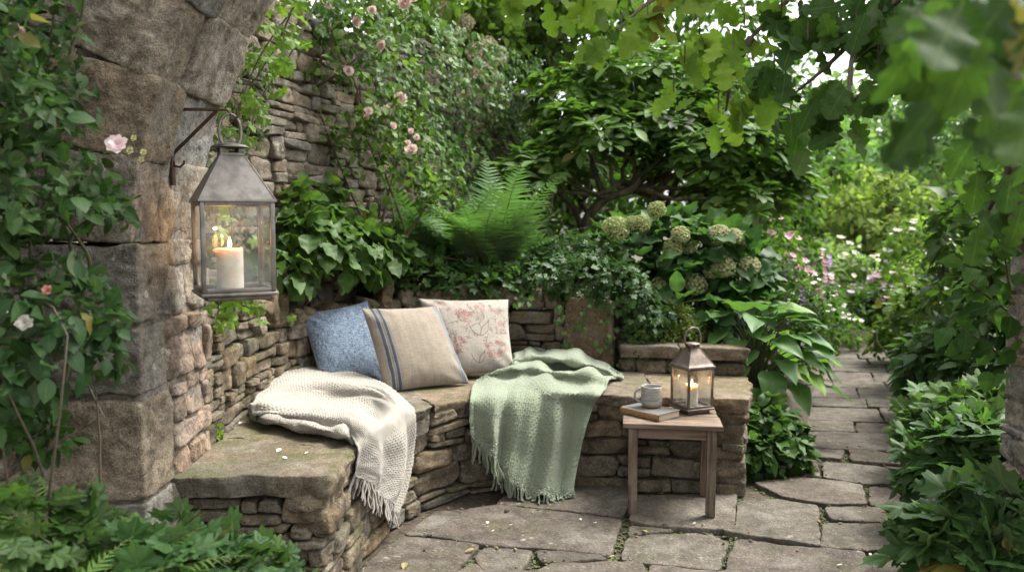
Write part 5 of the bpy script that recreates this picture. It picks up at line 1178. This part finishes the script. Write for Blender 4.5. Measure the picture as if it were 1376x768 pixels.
# --- glossy small tree with twisting trunks
rng = np.random.default_rng(112); B = onground(815, 7.2)
blobs = [bl(725, 235, 6.9, .36, .22), bl(700, 300, 6.9, .2, .12), bl(800, 195, 7.0, .5, .3), bl(885, 175, 7.2, .5, .32), bl(950, 215, 7.0, .5, .34), bl(1015, 225, 7.1, .42, .34), bl(990, 275, 6.8, .36, .25), bl(850, 110, 7.4, .5, .3), bl(1040, 180, 7.2, .34, .3), bl(770, 140, 7.4, .4, .3), bl(1050, 260, 7.0, .25, .25), bl(930, 120, 7.5, .5, .3)]
t = thing('glossy_tree', 'small evergreen tree with glossy whorled leaves and twisting dark trunks', 'tree', B); p, n_ = blob_pts(blobs, 820, rng, bottom=-.35); mb = MB(); clump(mb, T_OBOV, p, n_, 8, .1, .13, ((.065, .125, .026), (.125, .20, .045)), rng, roset=True, rnd=.6); part('crown', mb, M['gloss_leaf'], t)
mb = MB()
for path, r in (([(790, 350, 7.2), (788, 300, 7.1), (812, 268, 7.0), (850, 255, 6.95), (872, 215, 7.0)], .05), ([(800, 350, 7.2), (770, 280, 7.2), (735, 240, 7.1)], .032), ([(860, 345, 7.1), (868, 290, 7.05), (900, 240, 7.05), (950, 215, 7.1)], .045), ([(720, 330, 7.0), (700, 270, 7.05), (718, 225, 7.1), (730, 200, 7.2)], .03), ([(880, 345, 7.2), (895, 280, 7.2), (930, 200, 7.3), (960, 160, 7.3)], .03), ([(812, 268, 7.0), (800, 230, 7.1), (790, 190, 7.2), (800, 120, 7.4)], .03)):
    P = catmull([PY(*q) for q in path], 24); P = P + .02 * np.stack([noise(P * 6), noise(P * 6 + 9), noise(P * 6 + 20)], -1); mb.tube(P, np.linspace(r, r * .45, 24), 9)
e = A([b[0] for b in blobs]); limbs(mb, PY(850, 255, 7.05), e, .026, rng, wig=.12); part('trunk', mb, M['bark'], t)

# --- trees behind the wall and round the garden
def tree(label, px, Y, pytop, rad, cols, seed, ntw=420, k=7, size=.12, cat='tree', nb=10, name='tree', group='trees round the garden', pybot=330, tm=T_OVAL, mat='far_leaf', trunk_r=.09, sq=1.0):
    rng = np.random.default_rng(seed); base = onground(px, Y); zt = PY(px, pytop, Y)[2]; zb = max(PY(px, pybot, Y)[2], base[2] + .15); t = thing(name, label, cat, base, group); blobs = []
    for i in range(nb):
        h = (i + .5) / nb; z = zb + (zt - zb) * h; rr = rad * (.55 + .45 * math.sin(math.pi * min(1, h * .9 + .12))) * (.35 if h > .88 else 1); a = i * 2.4 + seed; o = rr * rng.uniform(.35, .75); s_ = rad * rng.uniform(.42, .6); blobs.append(((base[0] + o * math.cos(a), base[1] + sq * o * math.sin(a), z), (s_, s_, s_ * rng.uniform(.6, .8))))
    p, n_ = blob_pts(blobs, ntw, rng, rough=.3); mb = MB(); clump(mb, tm, p, n_, k, size * 1.2, size, cols, rng, up=.6, rnd=.5); part('crown', mb, M[mat], t)
    mb = MB(); m = A([base[0], base[1], (zb + zt) / 2]); n = 10; P = np.linspace(A(base) - A([0, 0, .05]), m, n) + np.c_[rng.normal(0, .03, (n, 2)), np.zeros(n)]; mb.tube(P, np.linspace(trunk_r, trunk_r * .5, n), 9); limbs(mb, P[6], [b[0] for b in blobs], trunk_r * .4, rng, wig=.15); part('trunk', mb, M['bark'], t); return t
tree('mid green tree behind the wall at the top centre left', 560, 10.0, -90, 1.3, MDG, 201, 520)
tree('slender tree with a bare leaning trunk behind the ivy wall', 735, 9.0, -100, .95, LTG, 202, 430, nb=9, pybot=70, trunk_r=.075)
tree('light green tree left of the overhanging oak leaves', 830, 11.0, -110, 1.5, LTG, 203, 560)
tree('bushy holly-like tree filling the shade behind the big fern', 660, 9.2, 70, .85, MDG, 204, 380, pybot=340, size=.10)
tree('mid green bushy tree between the fern and the glossy tree', 775, 9.4, 60, .9, MDG, 205, 380, pybot=340, size=.10)
tree('bright green tree behind the right side of the glossy tree', 960, 11.5, 20, 1.5, MDG, 206, 560, pybot=330)
tree('round green tree beside the path behind the hydrangea', 1005, 9.2, 150, .8, MDG, 207, 380, pybot=370, size=.10)
tree('tall pale tree rising behind the sunlit border', 1190, 19, 95, 2.3, ((.16, .245, .10), (.25, .33, .16)), 208, 620, size=.2, pybot=340)  # pale far trees: bright, hazy distance put into their leaf colours
tree('pale green tree left of the sky gap', 1095, 15, 200, 1.5, ((.14, .23, .10), (.22, .31, .16)), 209, 520, size=.15, pybot=360)
tree('grey-green tree behind the flower border on the right', 1265, 16, 150, 1.9, ((.09, .16, .08), (.16, .22, .11)), 210, 560, size=.16, pybot=370)
tree('far dark tree on the left of the garden, seen over the wall', 400, 13, -60, 1.8, DKG, 212, 420, size=.15)
tree('pale green shrub tree below the sky gap', 1150, 13, 250, 1.0, ((.19, .25, .08), (.28, .30, .12)), 213, 420, size=.12, pybot=390)
tree('far tall tree on the horizon at the right', 1330, 24, 120, 3.0, MDG, 214, 520, size=.26, pybot=330)
tree('far tall tree on the horizon left of the path', 1040, 26, 110, 3.0, MDG, 215, 520, size=.26, pybot=330)
tree('far tall tree closing the end of the garden path', 1225, 28, 215, 2.6, ((.16, .24, .11), (.24, .32, .16)), 216, 460, size=.26, pybot=330)

# --- flower borders along and beyond the path
def border(name, label, cat, px, py, Y, r, cols, size, ntw, seed, fl=None, nfl=0, fr=.03, tm=T_OVAL, k=5, mat='far_leaf', rz=.8, spike=False, group='border plants along the path', nb=4):
    rng = np.random.default_rng(seed); b = onground(px, Y); zc = PY(px, py, Y)[2]; blobs = [((b[0] + rng.uniform(-.6, .6) * r, Y + rng.uniform(-.5, .5) * r, b[2] + (zc - b[2]) * rng.uniform(.25, .7)), (r * .7, r * .7, max(.1, (zc - b[2]) * .42) * rz / .8)) for _ in range(nb)]
    t, p, n_ = shrub(name, label, cat, b, blobs, ntw, k, tm, size, cols, M[mat], rng, group=group, smat=M['stem'], stem_r=.008)
    if nfl:
        mb = MB(); q, qn = blob_pts(blobs, nfl, rng, lo=1.0, hi=1.15, bottom=.0); a = np.arange(5)
        for i in range(len(q)):
            y = np.stack([np.cos(a * 1.257), np.sin(a * 1.257), 0 * a + .2], -1) @ frames(A([[1., .2, 0]]), (qn[i] + A([0, -.3, .6]))[None])[0].T; c = np.tile(A(fl[rng.integers(len(fl))])[None], (5, 1)) * rng.uniform(.85, 1.1); nn = qn[i] + A([0, -.3, .6])
            for zz in (range(4) if spike else (0,)): put(mb, T_PET, np.repeat((q[i] + A([0, 0, .035 * zz]) + rng.normal(0, .004, 3))[None], 5, 0), y, np.repeat(nn[None], 5, 0), np.full(5, fr * rng.uniform(.7, 1.2)), c, rng)
        part('blossoms', mb, M['petal'], t)
    return t
PK = [(.72, .42, .50), (.78, .55, .60)]; LV = [(.48, .34, .55), (.60, .46, .64)]; WH = [(.80, .79, .74), (.75, .72, .68)]; YC = [(.72, .69, .52), (.78, .74, .60)]
border('daisy_bush', 'white-flowered bush between the hydrangea and the path', 'bush', 1062, 385, 6.6, .42, MDG, .05, 300, 301, WH, 130, .022, rz=1.0)
border('lavender_shrub', 'dark shrub with purple flower spikes behind the hosta', 'shrub', 1035, 375, 6.2, .22, DKG, .05, 160, 302, [(.14, .10, .16)], 30, .02, spike=True)
border('phlox', 'tall pink phlox at the left of the path beyond the white bush', 'flowers', 1060, 300, 8.2, .34, LTG, .06, 200, 303, PK, 60, .045)
border('foxglove', 'mauve flower spikes standing behind the white bush', 'flowers', 1085, 350, 8.8, .30, MDG, .06, 180, 304, LV + PK, 50, .035, spike=True)
border('geranium_bush', 'round green bush closing the far end of the path', 'bush', 1150, 385, 10.3, .75, MDG, .09, 380, 305, LV, 70, .045)
border('mallow', 'mauve flowering bush right of the far end of the path', 'bush', 1200, 365, 10.9, .6, LTG, .08, 300, 306, LV + PK, 210, .055)
border('rose_bush', 'white rose bush in the far right border', 'bush', 1255, 310, 10.2, .5, LTG, .08, 280, 307, WH, 60, .055)
border('rose_bush', 'pink rose bush in the far right border nearer the path', 'bush', 1240, 375, 9.4, .5, LTG, .07, 260, 308, PK + LV, 130, .05)
border('cranesbill', 'bushy plant with small pink flowers at the right path edge', 'plant', 1225, 430, 8.2, .42, LTG, .07, 260, 309, PK, 20, .035)
border('spindle_shrub', 'pale green shrub beyond the far border', 'shrub', 1120, 320, 11.6, .7, ((.16, .24, .09), (.25, .32, .14)), .09, 300, 310, YC, 50, .06)  # leaf colour lightened to stand for haze over the distance
border('hedge_bush', 'green bush at the very back left of the path', 'bush', 1075, 395, 9.4, .45, ((.08, .14, .04), (.14, .2, .06)), .07, 280, 311, WH, 24, .035)
border('cow_parsley', 'airy white flowering plant right of the path at mid distance', 'plant', 1290, 350, 8.0, .5, LTG, .06, 280, 312, WH + YC, 60, .035)
border('pale_shrub', 'pale shrub under the pale green tree at the back', 'shrub', 1290, 290, 12.2, .8, ((.16, .24, .10), (.25, .32, .16)), .10, 320, 313, YC, 40, .06)  # paleness of hazy distance painted into the leaf colour
border('pale_shrub', 'tall pale shrub behind the mauve bush', 'shrub', 1215, 275, 13.0, .8, ((.09, .15, .05), (.15, .21, .07)), .10, 320, 314, PK, 20, .06)
# right border near the path
rng = np.random.default_rng(120)
def near(name, label, b, blobs, ntw, tm, size, cols, seed, k=4, mat='broad_leaf', **kw):
    return shrub(name, label, 'plant', b, blobs, ntw, k, tm, size, cols, M[mat], np.random.default_rng(seed), group='leafy plants along the right path edge', smat=M['stem'], **kw)
BG_ = ((.045, .095, .036), (.085, .155, .055))
near('masterwort', 'large plant with deeply lobed leaves nearest the right arch jamb', (1.78, 3.25, .0), [bl(1290, 720, 3.05, .20, .15), bl(1340, 700, 3.0, .16, .2), bl(1250, 745, 3.1, .13, .12), bl(1330, 760, 2.9, .16, .12)], 44, T_PALM, .105, BG_, 401, spread=.10, up=1.0, rnd=.3, k=5)
near('masterwort', 'second lobed-leaf plant in the right border, behind the nearest one', (1.95, 3.75, .0), [bl(1285, 640, 3.65, .22, .18), bl(1320, 620, 3.6, .2, .2), bl(1252, 672, 3.75, .13, .13), bl(1340, 660, 3.5, .2, .2)], 60, T_PALM, .095, BG_, 402, spread=.11, up=1.0, rnd=.3, k=5)
near('masterwort', 'third lobed-leaf plant in the right border with pale new leaves', (2.25, 4.35, .0), [bl(1278, 585, 4.4, .24, .16), bl(1310, 570, 4.3, .26, .2), bl(1248, 600, 4.5, .12, .12), bl(1350, 590, 4.2, .2, .2)], 76, T_PALM, .09, ((.06, .12, .04), (.12, .19, .06)), 403, spread=.11, up=1.0, rnd=.3, k=5)
near('viburnum', 'bushy plant with long ridged leaves overhanging the path on the right', (2.85, 5.6, .05), [bl(1275, 490, 5.7, .30, .2), bl(1318, 470, 5.5, .34, .26), bl(1250, 512, 5.8, .18, .12), bl(1340, 500, 5.2, .3, .3)], 190, T_OVAL, .105, ((.04, .088, .03), (.08, .145, .045)), 404, spread=.1, up=.9, rnd=.35, k=6)
near('masterwort', 'taller light green plant behind the ridged-leaf bush on the right', (3.2, 6.6, .05), [bl(1260, 420, 6.8, .36, .26), bl(1315, 400, 6.6, .4, .35), bl(1245, 450, 7.0, .2, .18)], 170, T_GER, .06, LTG, 405, spread=.12, up=.9, k=6)
near('dogwood', 'leafy shrub at the right edge in front of the far border', (3.3, 5.4, .05), [bl(1330, 330, 5.4, .34, .35), bl(1370, 400, 5.2, .34, .4), bl(1310, 390, 5.6, .25, .28), bl(1350, 270, 5.6, .26, .22)], 200, T_OVAL, .10, MDG, 406, spread=.1, k=6)

# --- oak reaching over from the right
rng = np.random.default_rng(130)
t = thing('oak_tree', 'oak reaching in from the right, lobed leaves hanging across the top', 'oak', (2.75, 1.9, -.03)); mb = MB(); lb = MB()
main = [(2.75, 1.9, -.06), (2.6, 1.92, .7), (2.25, 1.98, 1.3)] + [tuple(PY(*q)) for q in ((1440, 340, 2.05), (1384, 215, 2.05), (1342, 95, 2.08), (1290, 30, 2.2), (1228, -18, 2.4), (1140, -60, 2.6), (1000, -70, 2.8))]
P = catmull(main, 70); P = P + .012 * np.stack([noise(P * 9), noise(P * 9 + 7), noise(P * 9 + 19)], -1); mb.tube(P, np.interp(np.linspace(0, 1, 70), [0, .3, .5, 1], [.13, .065, .040, .018]), 12)
br_ = [[(1290, 30, 2.2), (1235, 60, 2.35), (1180, 105, 2.45), (1120, 160, 2.5)], [(1228, -18, 2.4), (1170, 30, 2.5), (1110, 90, 2.55), (1050, 140, 2.6)], [(1140, -60, 2.6), (1070, -10, 2.7), (1010, 50, 2.75), (935, 125, 2.8)], [(1010, 50, 2.75), (985, 100, 2.78), (975, 150, 2.8)], [(1000, -70, 2.8), (930, -30, 2.8), (870, 5, 2.8), (830, 40, 2.75)], [(1000, -70, 2.8), (880, -60, 2.9), (770, -25, 2.9), (690, 0, 2.9)], [(1170, 30, 2.5), (1145, 80, 2.45), (1140, 150, 2.4)], [(1338, 95, 2.08), (1300, 110, 1.6), (1275, 120, 1.3)], [(1290, 30, 2.2), (1310, 20, 1.5), (1300, 40, 1.15)], [(1368, 195, 2.05), (1350, 240, 2.1), (1320, 300, 2.2)]]
for c in br_: mb.tube(catmull([PY(*q) for q in c], 26), np.linspace(.014, .003, 26), 7)
CL = [(905, 125, 2.8, 5, .7), (940, 55, 2.85, 6, 1), (985, 80, 2.75, 7, 1), (965, 150, 2.8, 6, .8), (920, 85, 2.8, 5, .7), (1010, 130, 2.75, 7, 1), (1000, 35, 2.75, 7, 1), (870, 20, 2.75, 7, 1.1), (835, 45, 2.7, 6, 1.1), (790, -5, 2.8, 6, 1.1), (745, 5, 2.85, 5, 1), (690, -2, 2.9, 6, 1), (1040, 100, 2.6, 7, 1), (1085, 55, 2.55, 8, 1.05), (1100, 145, 2.5, 8, 1.05), (1145, 115, 2.4, 8, 1.05), (1125, 180, 2.5, 6, 1.05), (1150, 40, 2.5, 8, 1.05), (1062, 165, 2.6, 5, .9), (1200, 40, 2.45, 8, 1.05), (1235, 85, 2.35, 6, 1.05), (1180, 85, 2.45, 6, 1.05), (1050, 20, 2.65, 8, 1), (1100, 5, 2.6, 8, 1), (960, 0, 2.8, 7, 1), (1170, -5, 2.5, 8, 1), (1240, 10, 2.4, 8, 1), (905, -10, 2.8, 6, 1), (1230, 75, 1.15, 5, .95), (1310, 45, 1.05, 6, 1), (1300, 130, 1.1, 5, 1), (1355, 30, 1.05, 6, 1), (1265, 10, 1.2, 5, 1), (1350, 110, 1.2, 5, 1), (1362, 175, 1.5, 4, 1), (1340, 210, 2.0, 5, .9), (1320, 290, 2.15, 5, .9), (1365, 290, 2.0, 5, 1)]
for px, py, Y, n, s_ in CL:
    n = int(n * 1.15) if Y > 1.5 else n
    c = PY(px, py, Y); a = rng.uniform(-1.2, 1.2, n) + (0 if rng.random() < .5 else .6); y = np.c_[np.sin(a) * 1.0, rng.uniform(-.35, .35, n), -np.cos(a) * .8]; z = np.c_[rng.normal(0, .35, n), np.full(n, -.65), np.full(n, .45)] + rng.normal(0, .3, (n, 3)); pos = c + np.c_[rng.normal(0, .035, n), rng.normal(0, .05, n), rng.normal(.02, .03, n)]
    put(lb, T_OAK, pos, y, z, rng.uniform(.09, .13, n) * s_, greens(n, rng, *(((.032, .066, .018), (.062, .108, .026)) if px > 1020 else ((.12, .19, .03), (.20, .26, .05)))), rng)  # backlit glow on the left clusters, shade on the right, put into leaf colour
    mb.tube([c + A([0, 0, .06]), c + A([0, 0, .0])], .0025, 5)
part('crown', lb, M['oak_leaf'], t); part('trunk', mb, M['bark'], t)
# --- dark-leaved creeper on the right jamb
rng = np.random.default_rng(131)
t = thing('jamb_creeper', 'dark leafy creeper climbing round the right arch jamb', 'climber', (2.02, 3.33, -.03)); mb = MB(); sb = MB()
for c in ([(1400, 760, 3.36), (1366, 560, 3.36), (1358, 420, 3.36), (1345, 330, 3.2), (1300, 290, 3.1)], [(1358, 420, 3.36), (1330, 400, 3.2), (1290, 370, 3.0)], [(1362, 500, 3.36), (1335, 470, 3.1), (1290, 440, 3.0)], [(1345, 330, 3.2), (1370, 250, 3.0), (1340, 190, 2.9)]):
    P = catmull([PY(*q) for q in c], 30); sb.tube(P, np.linspace(.006, .002, 30), 5); k = rng.integers(8, 30, 17); q = P[k] + rng.normal(0, .035, (17, 3)); put(mb, T_BROAD, q, A([-.6, -.1, -.35]) + rng.normal(0, .5, (17, 3)), A([-.1, -.5, .7]) + rng.normal(0, .4, (17, 3)), rng.uniform(.07, .115, 17), greens(17, rng, (.03, .07, .018), (.07, .13, .03)), rng)
part('foliage', mb, M['oak_leaf'], t); part('stems', sb, M['twig'], t)

# --- climbers on the left of the arch
rng = np.random.default_rng(140)
t = thing('climbing_rose', 'dark leafy climbing rose covering the arch wall left of the lantern', 'rose', (-1.8, 2.55, -.03), 'roses'); mb = MB(); sb = MB()
n = 3400; px = rng.uniform(-120, 190, n); py = rng.uniform(-60, 600, n); edge = 95 + 55 * noise(np.c_[py / 70, py * 0, py * 0]) + np.where((py > 215) & (py < 290), 65, 0) - np.where((py > 300) & (py < 370), 40, 0) + np.where(py < 40, 50, 0); Yv = np.where(px < edge - 60, rng.uniform(2.02, 2.58, n), rng.uniform(2.3, 2.56, n)); dens = np.clip((edge - px) / 70 + .15, 0, 1) * (.62 + .75 * noise(np.c_[px / 55, py / 55, px * 0])); m = rng.random(n) < dens; px, py, Yv = px[m], py[m], Yv[m]
p = A([PY(a, b, c) for a, b, c in zip(px, py, Yv)]); clump(mb, T_ROSE, p, np.tile(A([[.25, -.8, .45]]), (len(p), 1)), 3, .055, .046, ((.030, .066, .022), (.062, .12, .036)), rng, up=.75, out=.45, tip_down=.35, rnd=.35); part('foliage', mb, M['rose_leaf'], t)
for c in ([(60, 620, 2.57), (110, 400, 2.55), (95, 320, 2.55), (150, 280, 2.49), (190, 262, 2.43)], [(30, 640, 2.55), (60, 460, 2.55), (40, 330, 2.49), (60, 270, 2.43)], [(60, 620, 2.55), (20, 300, 2.55), (40, 180, 2.49), (75, 120, 2.49), (110, 20, 2.49), (105, -30, 2.43)], [(95, 320, 2.55), (70, 260, 2.55), (55, 170, 2.53), (65, 80, 2.49), (75, 0, 2.49)], [(20, 300, 2.55), (10, 120, 2.55), (25, 80, 2.43), (5, 20, 2.43)], [(110, 400, 2.55), (120, 350, 2.49), (90, 300, 2.43)]): sb.tube(catmull([PY(*q) for q in c], 36), np.linspace(.009, .003, 36), 6)
part('cane', sb, M['stem'], t)
BP = bloom_mesh('blossom', .030, (.80, .62, .62), (.84, .74, .74), 9, rng, .5); BW = bloom_mesh('blossom', .024, (.80, .77, .70), (.84, .82, .76), 9, rng, .5); BB = bloom_mesh('blossom', .017, (.62, .30, .26), (.66, .38, .32), 10, rng, 1.1); BC = bloom_mesh('blossom', .016, (.55, .42, .36), (.62, .50, .42), 10, rng, 1.); BY = bloom_mesh('blossom', .010, (.55, .56, .26), (.6, .6, .35), 6, rng, 1.)
for m_, px, py, Y, s_ in ((BP, 157, 194, 2.28, 1.0), (BW, 33, 433, 2.06, 1.), (BW, 2, 415, 2.06, .8), (BB, 65, 390, 2.12, 1.), (BC, 20, 40, 2.19, 1.2), (BC, 28, 43, 2.19, 1.), (BC, 16, 47, 2.21, 1.), (BY, 180, 186, 2.31, 1.), (BY, 175, 203, 2.31, 1.2), (BY, 193, 205, 2.31, 1.1), (BY, 190, 215, 2.31, 1.)): place('blossom', m_, t, PY(px, py, Y), (.2, -1, .35), s_)
rng = np.random.default_rng(141)
shrub('rose_bush', 'rose bush with larger leaves at the lower left beside the arch', 'bush', (-1.3, 2.25, gz1(-1.3, 2.25)), [bl(40, 420, 2.16, 0.192, 0.120), bl(95, 470, 2.22, 0.120, 0.144), bl(15, 480, 2.10, 0.144, 0.144), bl(80, 430, 2.22, 0.144, 0.120)], 115, 4, T_ROSE, .054, ((.03, .07, .03), (.055, .115, .045)), M['rose_leaf'], rng, spread=.06, stem_r=.006)
t = thing('dead_branch', 'bare dark twig leaning beside the arch foot at lower left', 'twig', tuple(PY(-20, 690, 1.9) * A([1, 1, 0]) + A([0, 0, -.03]))); mb = MB()
mb.tube(catmull([tuple(PY(-70, 700, 1.9) * A([1, 1, 0]) + A([0, 0, -.04])), tuple(PY(-40, 680, 2.31)), tuple(PY(10, 640, 2.33)), tuple(PY(70, 600, 2.37)), tuple(PY(137, 556, 2.43))], 26), np.linspace(.009, .006, 26) + .0012 * RNG.normal(0, 1, 26), 7); part('stem', mb, M['bark'], t); mb = MB(); mb.tube(catmull([PY(12, 638, 2.33), PY(45, 580, 2.34), PY(50, 570, 2.34)], 9), np.linspace(.006, .004, 9), 6); mb.tube(catmull([PY(137, 556, 2.43), PY(120, 520, 2.43), PY(113, 500, 2.43)], 9), np.linspace(.004, .002, 9), 6); part('side_twig', mb, M['bark'], t)
# --- plants at the foot of the arch
rng = np.random.default_rng(142); LF = ((.10, .17, .035), (.16, .23, .05))
def lowg(px, Y): q = PY(px, 800, Y); return (q[0], Y, gz1(q[0], Y))
fern('lime green fern at the bottom left corner in front of the arch', lowg(40, 1.86), 14, .61, .20, LF, rng, bend=(.7, 1.4), npin=32)
fern('low fern half cut off by the bottom left corner of the view', lowg(-40, 1.68), 11, .62, .2, ((.08, .15, .035), (.13, .2, .05)), rng, bend=(.8, 1.5), npin=30)
def ger(label, b, blobs, n, size, cols, seed): return shrub('cranesbill', label, 'plant', b, blobs, n, 4, T_GER if seed % 2 else T_PALM, size, cols, M['broad_leaf'], np.random.default_rng(seed), spread=.07, up=1.0, rnd=.28, group='cranesbills at the arch foot', smat=M['stem'], stem_r=.005, nst=12)
BL2 = ((.045, .098, .040), (.078, .142, .056))
ger('blue-green cranesbill in front of the left arch jamb', (-.98, 2.05, gz1(-.98, 2.05)), [bl(200, 759, 2.05, .12, .08), bl(215, 774, 1.98, .10, .08), bl(235, 749, 2.05, .09, .09)], 30, .054, BL2, 501)
ger('blue-green cranesbill at the near end of the bench', (-.72, 2.45, gz1(-.72, 2.45)), [bl(270, 769, 2.3, .14, .10), bl(320, 774, 2.35, .13, .10), bl(248, 714, 2.3, .06, .05)], 32, .054, BL2, 503)
ger('small light green cranesbill against the bench corner', (-.60, 2.62, -.03), [bl(352, 776, 2.55, .10, .09), bl(385, 794, 2.55, .06, .06)], 18, .055, ((.07, .14, .05), (.12, .19, .06)), 505)
ger('dark cranesbill hidden under the fern at the arch foot', (-1.12, 2.0, gz1(-1.12, 2.0)), [bl(110, 744, 2.05, .12, .1), bl(70, 724, 2.05, .12, .1), bl(20, 714, 2.0, .14, .12)], 50, .045, DKG, 507)
t = thing('weed', 'small yellow-green weed rooted where the bench meets the arch jamb', 'weed', tuple(Pz(292, 590, HS))); mb = MB(); k = 9; b = A(root_of(t)); put(mb, T_PALM, b + np.c_[rng.normal(0, .018, k), rng.normal(0, .015, k), rng.uniform(.01, .07, k)], A([.4, -.4, .2]) + rng.normal(0, .6, (k, 3)), A([.2, -.8, .6]) + rng.normal(0, .3, (k, 3)), rng.uniform(.018, .03, k), greens(k, rng, (.10, .16, .03), (.17, .22, .045)), rng); part('foliage', mb, M['broad_leaf'], t); mb = MB(); mb.tube([b, b + A([.01, 0, .04]), b + A([.0, -.01, .07])], .002, 5); part('stem', mb, M['stem'], t)
# --- fallen petals and leaves
rng = np.random.default_rng(150)
def scrap(name, label, cat, group, pts, mat, size, col, tm):
    for px, py, z in pts:
        mb = MB(); put(mb, tm, A([[0, 0, .003]]), A([[math.cos(px), math.sin(px), .05]]), A([[.05, 0, 1.]]), A([size * rng.uniform(.7, 1.3)]), A([col]) * rng.uniform(.85, 1.1), rng); o = part(name, mb, mat, local=True); o.location = tuple(Pz(px, py, z) + A([0, 0, .0035])); tag(o, label, cat, group)
scrap('fallen_petal', 'white petal lying on the near seat slab of the bench', 'petal', 'petals on the seat', [(409, 611, HS), (386, 618, HS), (372, 609, HS), (322, 571, HS)], M['petal'], .024, (.80, .77, .72), T_PET)
scrap('fallen_petal', 'tiny pale petal lying on the flagstones', 'petal', 'petals on the paving', [(684, 706, 0), (655, 705, 0), (797, 703, 0), (781, 700, 0), (715, 689, 0), (660, 715, 0), (1170, 748, 0), (1124, 760, 0), (930, 705, 0)], M['petal'], .018, (.66, .58, .48), T_PET)
scrap('fallen_leaf', 'small yellowed leaf lying on the flagstones', 'leaf', 'fallen leaves on the paving', [(545, 757, 0), (826, 748, 0), (638, 739, 0), (869, 716, 0)], M['rose_leaf'], .04, (.42, .32, .14), T_OVAL)
scrap('fallen_leaf', 'dark curled leaf lying on the big flagstone before the bench', 'leaf', None, [(680, 690, 0)], M['rose_leaf'], .05, (.03, .022, .015), T_LANCE)
